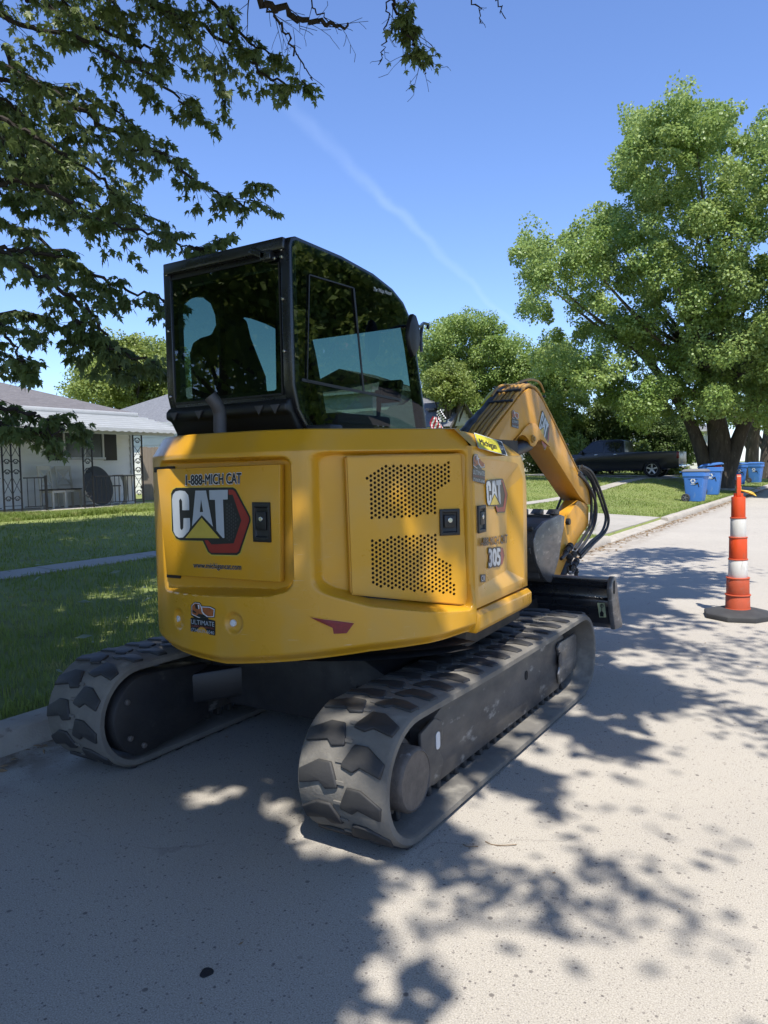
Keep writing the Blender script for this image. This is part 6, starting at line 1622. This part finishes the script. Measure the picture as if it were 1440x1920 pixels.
def bough(px, d0, d1, leafy=.86, side=.45, every=.10, r0=.014, sz=.060, depth=1, rnd=0.03):
    P = [at_dist(x, y, d0 + (d1 - d0) * i / (len(px) - 1)) for i, (x, y) in enumerate(px)]; S_ = spline(P, 8)
    S_ = [p + Vector((random.gauss(0, rnd), random.gauss(0, rnd), random.gauss(0, rnd))) * .4 for p in S_]
    tb_l = sum((S_[i + 1] - S_[i]).length for i in range(len(S_) - 1))
    twigs.tube(S_, [r0 * (1 - .8 * i / (len(S_) - 1)) + .002 for i in range(len(S_))], 6)
    acc = 0; run = 0
    for i in range(1, len(S_)):
        seg_ = (S_[i] - S_[i - 1]).length; acc += seg_; run += seg_
        while acc > every:
            acc -= every; t = S_[i] - S_[i - 1]; t.normalize(); f = 1 - .55 * run / tb_l
            s = t.cross(Vector((0, 0, 1))).normalized() * random.choice((-1, 1)); e = t * random.uniform(.5, 1.0) + s * random.uniform(.15, .8) + Vector((0, 0, random.uniform(-.55, .25)))
            spray(S_[i - 1].lerp(S_[i], random.random()), e, side * f * random.uniform(.6, 1.2), depth, leafy, sz)
    return S_
B_ = [([(-60, 90), (120, 188), (217, 250), (300, 288), (375, 342), (450, 378), (492, 372)], 5.2, 5.0), ([(-50, 335), (83, 350), (180, 416), (290, 437), (372, 470)], 5.2, 5.0), ([(-60, 440), (83, 520), (170, 590), (210, 650), (290, 685)], 5.0, 4.8),
      ([(150, -60), (317, 25), (400, 62), (470, 120), (533, 158), (572, 160)], 5.8, 5.6), ([(-60, 560), (-10, 600), (20, 640), (48, 690)], 4.8, 4.8), ([(-80, 735), (20, 765), (80, 785), (140, 800)], 4.6, 4.7),
      ([(-60, 200), (60, 250), (150, 310), (215, 360), (225, 385)], 5.4, 5.2), ([(-60, 20), (100, 60), (230, 110), (320, 170), (370, 215)], 5.6, 5.4), ([(40, -60), (170, 40), (270, 90), (330, 110)], 6.0, 5.9),
      ([(-60, 480), (40, 470), (130, 490), (230, 540), (300, 560), (330, 590)], 5.4, 5.2), ([(-60, 400), (60, 440), (150, 500), (200, 560)], 5.6, 5.4), ([(-60, 600), (60, 590), (120, 620), (160, 650)], 5.2, 5.1),
      ([(200, -60), (330, 40), (395, 130), (420, 190)], 6.1, 6.0), ([(330, -60), (450, 60), (520, 110)], 6.3, 6.2), ([(-60, 150), (80, 160), (190, 200), (260, 240)], 6.0, 5.8), ([(-60, 290), (60, 300), (150, 370), (260, 400), (330, 445)], 6.0, 5.8),
      ([(350, 470), (395, 462), (412, 452)], 5.1, 5.1), ([(-60, 640), (20, 670), (60, 700)], 5.4, 5.3), ([(120, 560), (170, 640), (200, 670), (240, 690), (300, 680)], 5.0, 5.0), ([(-60, 790), (0, 800), (60, 812), (120, 806)], 4.5, 4.5)]
for px, a, c in B_: bough(px, a, c, side=.27 if len(px) > 3 and px[0][1] < 430 else .17, every=.058)
# darker, deeper layers of the crown in the very corner
for q in range(16):
    x0 = random.uniform(-120, 150); y0 = random.uniform(-120, 240); L = random.uniform(120, 260); a = R(random.uniform(15, 50)); D = random.uniform(5.6, 8.5)
    bough([(x0 + L * t * math.cos(a), y0 + L * t * math.sin(a)) for t in (0, .4, .75, 1)], D, D - .3, side=.32, every=.075)
for q in range(6):
    x0 = random.uniform(-140, 60); y0 = random.uniform(240, 520); L = random.uniform(100, 220); a = R(random.uniform(15, 45)); D = random.uniform(5.6, 7.5)
    bough([(x0 + L * t * math.cos(a), y0 + L * t * math.sin(a)) for t in (0, .4, .75, 1)], D, D - .3, side=.28, every=.075)
# nearly bare branches at the top
S1 = bough([(440, -40), (500, 8), (560, 34), (615, 47), (652, 45)], 5.6, 5.6, leafy=.0, side=.42, every=.13, r0=.026)
bough([(500, 8), (540, 70), (560, 110), (590, 150)], 5.6, 5.6, leafy=.0, side=.25, every=.10, r0=.007)
bough([(722, -30), (740, 20), (768, 68), (785, 110), (800, 140)], 5.8, 5.8, leafy=.10, side=.40, every=.11, r0=.010)
bough([(760, -30), (768, 20), (775, 32)], 5.8, 5.8, leafy=.9, side=.16, every=.06, r0=.006)
bough([(772, 70), (780, 92)], 5.8, 5.8, leafy=.9, side=.13, every=.04, r0=.005)
bough([(722, -20), (726, 40), (720, 90), (712, 120)], 5.8, 5.8, leafy=.0, side=.18, every=.2, r0=.004)
bough([(880, -30), (895, 10), (903, 45)], 5.8, 5.8, leafy=.0, side=.16, every=.2, r0=.004)
bough([(925, -20), (935, 10), (944, 36)], 5.8, 5.8, leafy=.0, side=.05, every=.3, r0=.003)
bough([(560, -30), (600, 30), (640, 60)], 6.2, 6.2, leafy=.0, side=.25, every=.2, r0=.005)
to = twigs.build('branch', 'twig_bark', OM); to.matrix_local = Matrix.Translation(-MT)
V, T = leaves(np.array(LP), np.array(LT_), np.array(LN), np.array(LS), MAPLE, MAPLE_T)
co = raw('foliage', V, T, 'leaf_maple', OM, smooth=False); co.location = -MT

# gaps in the crown: chinks along the sun's direction that let flecks of sun down (place, radius, share of leaves left)
_g = lambda x, y: tuple(on_z(x, y, 0))
CHINKS = [((-.37, -1.0, 1.22), .055, .35), ((-.36, -1.0, 1.05), .05, .4), ((-.25, -.99, 1.58), .07, .3), ((.45, -.97, 1.40), .075, .35), ((.40, -1.02, 1.20), .05, .5), ((.93, -.55, .80), .075, .25), ((.88, .05, .86), .10, .25), ((.90, -.15, 1.45), .06, .4), ((.74, -.58, 1.15), .05, .45), ((.80, -.50, .95), .06, .4), ((.66, -.70, 1.38), .05, .45),
          ((.72, -1.30, .34), .085, .25), ((.93, -1.25, .15), .05, .3), ((.66, -1.28, .12), .06, .4), ((.72, -1.05, .53), .07, .3), ((.90, -.55, .54), .07, .3), ((.75, -.20, .54), .07, .3), ((.92, .25, .54), .12, .2), ((.80, .70, .54), .12, .2), ((.95, .95, .5), .14, .15), ((.95, 0.1, .05), .10, .3), ((.95, -.6, .06), .09, .3), ((.93, .9, .3), .10, .3), ((-.80, -.70, .54), .06, .3), ((-.72, -.40, .54), .05, .4),
          (_g(540, 1512), .075, .2), (_g(600, 1575), .05, .3), (_g(395, 1490), .05, .55), (_g(470, 1470), .05, .6), ((.3, 1.8, 2.0), .15, .3), ((.35, 2.8, 1.4), .25, .25), ((.6, 2.0, 1.0), .15, .4), ((.97, 1.8, .5), .15, .15), ((-.3, -.4, 2.6), .1, .5), ((.88, -.1, 1.60), .13, .1), ((.86, .3, 1.5), .10, .2)]
for q in range(10):
    CHINKS.append((tuple(random.choice(LP)), random.uniform(.12, .3), .2))
for x_, y_, r_ in ((1010, 1400, .20), (1130, 1455, .16), (1210, 1360, .18), (1085, 1335, .10), (905, 1525, .14), (1340, 1420, .16), (1180, 1530, .2), (960, 1570, .12), (1390, 1480, .3), (1270, 1270, .10), (1400, 1300, .12), (1180, 1225, .10)):
    CHINKS.append((_g(x_, y_), r_, .3))
for q in range(26):          # faint mottling of the shaded road
    CHINKS.append((_g(random.uniform(60, 900), random.uniform(1480, 1900)), random.uniform(.02, .10), random.uniform(2.6, 3.4)))
CKP = np.array([c_[0] for c_ in CHINKS]); CKR = np.array([c_[1] for c_ in CHINKS]); CKK = np.array([c_[2] * .22 for c_ in CHINKS]); _sd = np.array(SUN_DIR)
CONE_AXIS = [np.array((cb.x, cb.y, z_)) for z_ in (.05, .4, .8, 1.2)]
def chink_mask(P):
    keep = np.ones(len(P), bool)
    for T_, r_, k_ in zip(CKP, CKR, CKK):
        d = P - T_; t = d @ _sd; q = np.linalg.norm(d - t[:, None] * _sd, axis=1); keep &= ~((q < r_ + .11) & (RNG.random(len(P)) > k_))
    for T_ in CONE_AXIS:
        d = P - T_; t = d @ _sd; q = np.linalg.norm(d - t[:, None] * _sd, axis=1); keep &= ~((q < .42) & (t > .3))
    return keep
# the rest of the crown: overhead and behind the viewer, it throws the shade
def project(P):
    q = _CAMM.transposed() @ (Vector(P) - CAM_POS)
    if q.z > -.1: return None
    return (720 + CAM_F * q.x / -q.z, 960 - CAM_F * q.y / -q.z)
def seen(P, mrg=60):
    p = project(P); return p is not None and -mrg < p[0] < 1440 + mrg and -mrg < p[1] < 1920
SH = Vector((SUN_DIR.x / SUN_DIR.z, SUN_DIR.y / SUN_DIR.z))
def shade_spot(gu, gv, h): return Vector((gu + SH.x * h, gv + SH.y * h, h))
C, Rr = [], []
tries = 0
while len(C) < 1150 and tries < 60000:
    tries += 1
    gu, gv = random.uniform(-13, 1.5), random.uniform(-6.5, 9.5)
    if tries % 3 == 0: gu, gv = random.uniform(-11.3, -1.5), random.uniform(-.5, 9.5)
    elif tries % 3 == 1: gu, gv = random.uniform(-3, 1.5), random.uniform(-4.5, 2.5)
    edge = .98 + .22 * math.sin(gv * 2.1) + .13 * math.sin(gv * 5.3 + 1) + (.25 if gv > -.9 else 0)
    near = edge - gu
    if near < .12: continue
    if gu < -11.3 and gv > 4: continue
    p = shade_spot(gu, gv, random.uniform(4.8, 10.0) if gu > -4 else random.uniform(6, 13.5))
    if seen(p, 430): continue
    C.append(tuple(p)); Rr.append(min(random.uniform(.45, .85), max(.22, near * 1.05)))
    if len(C) % 25 == 0: limb(tb, [Vector((.7, .5, 5.6)), (Vector((.7, .5, 5.6)) + p - MT) * .5 + Vector((0, 0, .8)), p - MT], .09, .015, 6)
V, T = clump_leaves(np.array(C) - np.array(MT), np.array(Rr), 330, .15, OVAL, OVAL_T, up=.8, droop=.2, mask=lambda P: chink_mask(P + np.array(MT)))
raw('crown', V, T, 'leaf_maple', OM)
tb.build('trunk', 'bark', OM, smooth=True)

# a second tree over the road to the right of the viewer: its outer sprays dapple the road
M2 = Vector((9.6, -1.5, .12))
T2 = tag(empty('kerbside_maple', M2), 'kerbside maple outside the picture whose outer sprays dapple the road', 'tree', 'street trees')
b = MB(); limb(b, [(0, 0, -.2), (-.1, .1, 2.5), (-.4, .2, 5), (-.8, .4, 9)], .36, .10, 12)
P_, Ti, Nn, Sz = [], [], [], []
def dapple(gu, gv, h, L, wd, ang, n):
    c = shade_spot(gu, gv, h)
    if seen(c, 320): return
    dx, dy = math.cos(ang), math.sin(ang)
    for i in range(n):
        a = random.gauss(0, L * .45); e = random.gauss(0, wd * .5); P_.append((c.x + dx * a - dy * e - M2.x, c.y + dy * a + dx * e - M2.y, c.z + random.gauss(0, .15) - M2.z))
        Ti.append((random.gauss(0, 1), random.gauss(0, 1), -.4)); Nn.append((random.gauss(0, .5), random.gauss(0, .5), 1)); Sz.append(random.uniform(.055, .09))
    if random.random() < .0: limb(b, [Vector((-.6, .3, 6.5)), (Vector((-.6, .3, 6.5)) + c - M2) * .5 + Vector((0, 0, .6)), c - M2], .05, .008, 5)
AN = math.atan2(-.53, .848)
spots = [((1000, 1480), 1.0), ((1120, 1500), .8), ((1250, 1500), .5), ((960, 1420), .7), ((1100, 1380), .9), ((1230, 1390), .9), ((1330, 1350), .7), ((1180, 1310), 1.0), ((1330, 1290), 1.0), ((1420, 1340), .6), ((1200, 1250), 1.0), ((1300, 1230), 1.0), ((1400, 1250), .8), ((1160, 1200), .6), ((1250, 1195), .8), ((1420, 1200), .8), ((1050, 1640), .8), ((960, 1670), .6), ((1120, 1610), .3), ((880, 1600), .9),
         ((1160, 1130), .4), ((1190, 1085), .8), ((1260, 1075), .7), ((1330, 1090), .5), ((1150, 1055), .6), ((1230, 1045), .7), ((1300, 1035), .6), ((1360, 1060), .4), ((1200, 1110), .4), ((1290, 1010), .3), ((860, 1330), .6), ((930, 1260), .5), ((760, 1420), .5), ((1010, 1190), .5), ((820, 1560), .7)]
for (x, y), wgt in spots:
    g = on_z(x, y, 0)
    for q in range(4):
        dapple(g.x + random.gauss(0, .16), g.y + random.gauss(0, .16 + .02 * g.y), random.uniform(5.5, 7.5), random.uniform(.3, .6), random.uniform(.08, .2), AN + random.uniform(-.35, .35), int(40 * wgt))
# dapples over the machine's right side and deck
for q in range(34):
    dapple(random.uniform(-.2, 1.4), random.uniform(-1.4, 2.2), random.uniform(6, 8), .4, .22, AN + random.uniform(-.6, .6), 55)
# its own crown, clear of the sunlit part of the road
C, Rr = [], []
while len(C) < 120:
    p = Vector((9.0 + random.gauss(0, 1.6), -1.0 + random.gauss(0, 2.0), random.uniform(5, 10)))
    if seen(p, 150) or p.x < 6.6: continue
    C.append(tuple(p)); Rr.append(random.uniform(.5, 1.0))
_k = chink_mask(np.array(P_) + np.array(M2)); V1, T1 = leaves(np.array(P_)[_k], np.array(Ti)[_k], np.array(Nn)[_k], np.array(Sz)[_k], OVAL, OVAL_T)
V2, T2_ = clump_leaves(np.array(C) - np.array(M2), np.array(Rr), 160, .15, OVAL, OVAL_T, mask=lambda P: chink_mask(P + np.array(M2)))
raw('crown', np.concatenate([V1, V2]), np.concatenate([T1, T2_ + len(V1)]), 'leaf_maple', T2)
b.build('trunk', 'bark', T2, smooth=True)

# ------------------------------------------------------------------ across the street: what the cab glass mirrors
mat('brick_brown', (0.23, 0.12, 0.07), 0.9, col2=(.32, .18, .11), nscale=14, namt=.8, stretch=(1, 1, 2.2), bump=.4, bscale=30)
hr, LR = simple_house('brick_chimney_house', 'white sided house with brick chimney across the street, mirrored in the cab glass', 13.5, 21, 17, 28, .15, 3.1, 5.4, 'shingle_brown', hip=False)
b = MB(); b.box(LR(14.6, 21.2, 3.6), (.9, 1.1, 6.8)); b.box(LR(14.6, 21.2, 7.05), (1.05, 1.25, .25)); b.build('chimney', 'brick_brown', hr)
b = MB(); b.add([LR(13.2, 17.5, 2.9), LR(13.2, 20.5, 2.9), LR(13.2, 19, 4.3), LR(17, 19, 4.3), LR(17, 17.5, 2.9), LR(17, 20.5, 2.9)], [(0, 2, 3, 4), (1, 5, 3, 2), (0, 1, 2)]); b.build('porch_gable', 'shingle_grey', hr)
for i, (x, y, r_, h_, lab) in enumerate(((12.2, 15.2, 2.8, 10.5, 'tall tree across the street right of the camera, seen only in the cab glass'), (21, 37, 4.0, 13, 'far tree across the street beyond the chimney house'), (18.2, 31, 3.0, 11, 'kerbside tree across the street past the chimney house'), (20.5, 28.5, 3.8, 14, 'tree rising behind the chimney house'), (-9.5, -13, 3.2, 10, 'tree on the left lawn well behind the camera'), (-16, -17, 4, 11, 'tree beyond the lawn behind and left of the camera'), (-14, -8.5, 3, 9, 'smaller tree by the walk behind and left of the camera'), (-5, -19, 3.5, 10, 'kerbside tree far behind the camera'))):
    n = 70; d = unit(RNG.normal(size=(n, 3))) * (RNG.random((n, 1)) ** .4) * np.array([r_, r_, h_ * .36]); C = np.array([x, y, h_ * .62]) + d; bs = (x, y, .1)
    tree('far_side_tree', lab, bs, [([bs, (x + .1, y, h_ * .35), (x, y, h_ * .7)], .3, .1)] + reach((x, y, h_ * .35), C, 8), C, RNG.uniform(.6, 1.1, n), 190, .24, 'leaf_mid', 'trees across the street')
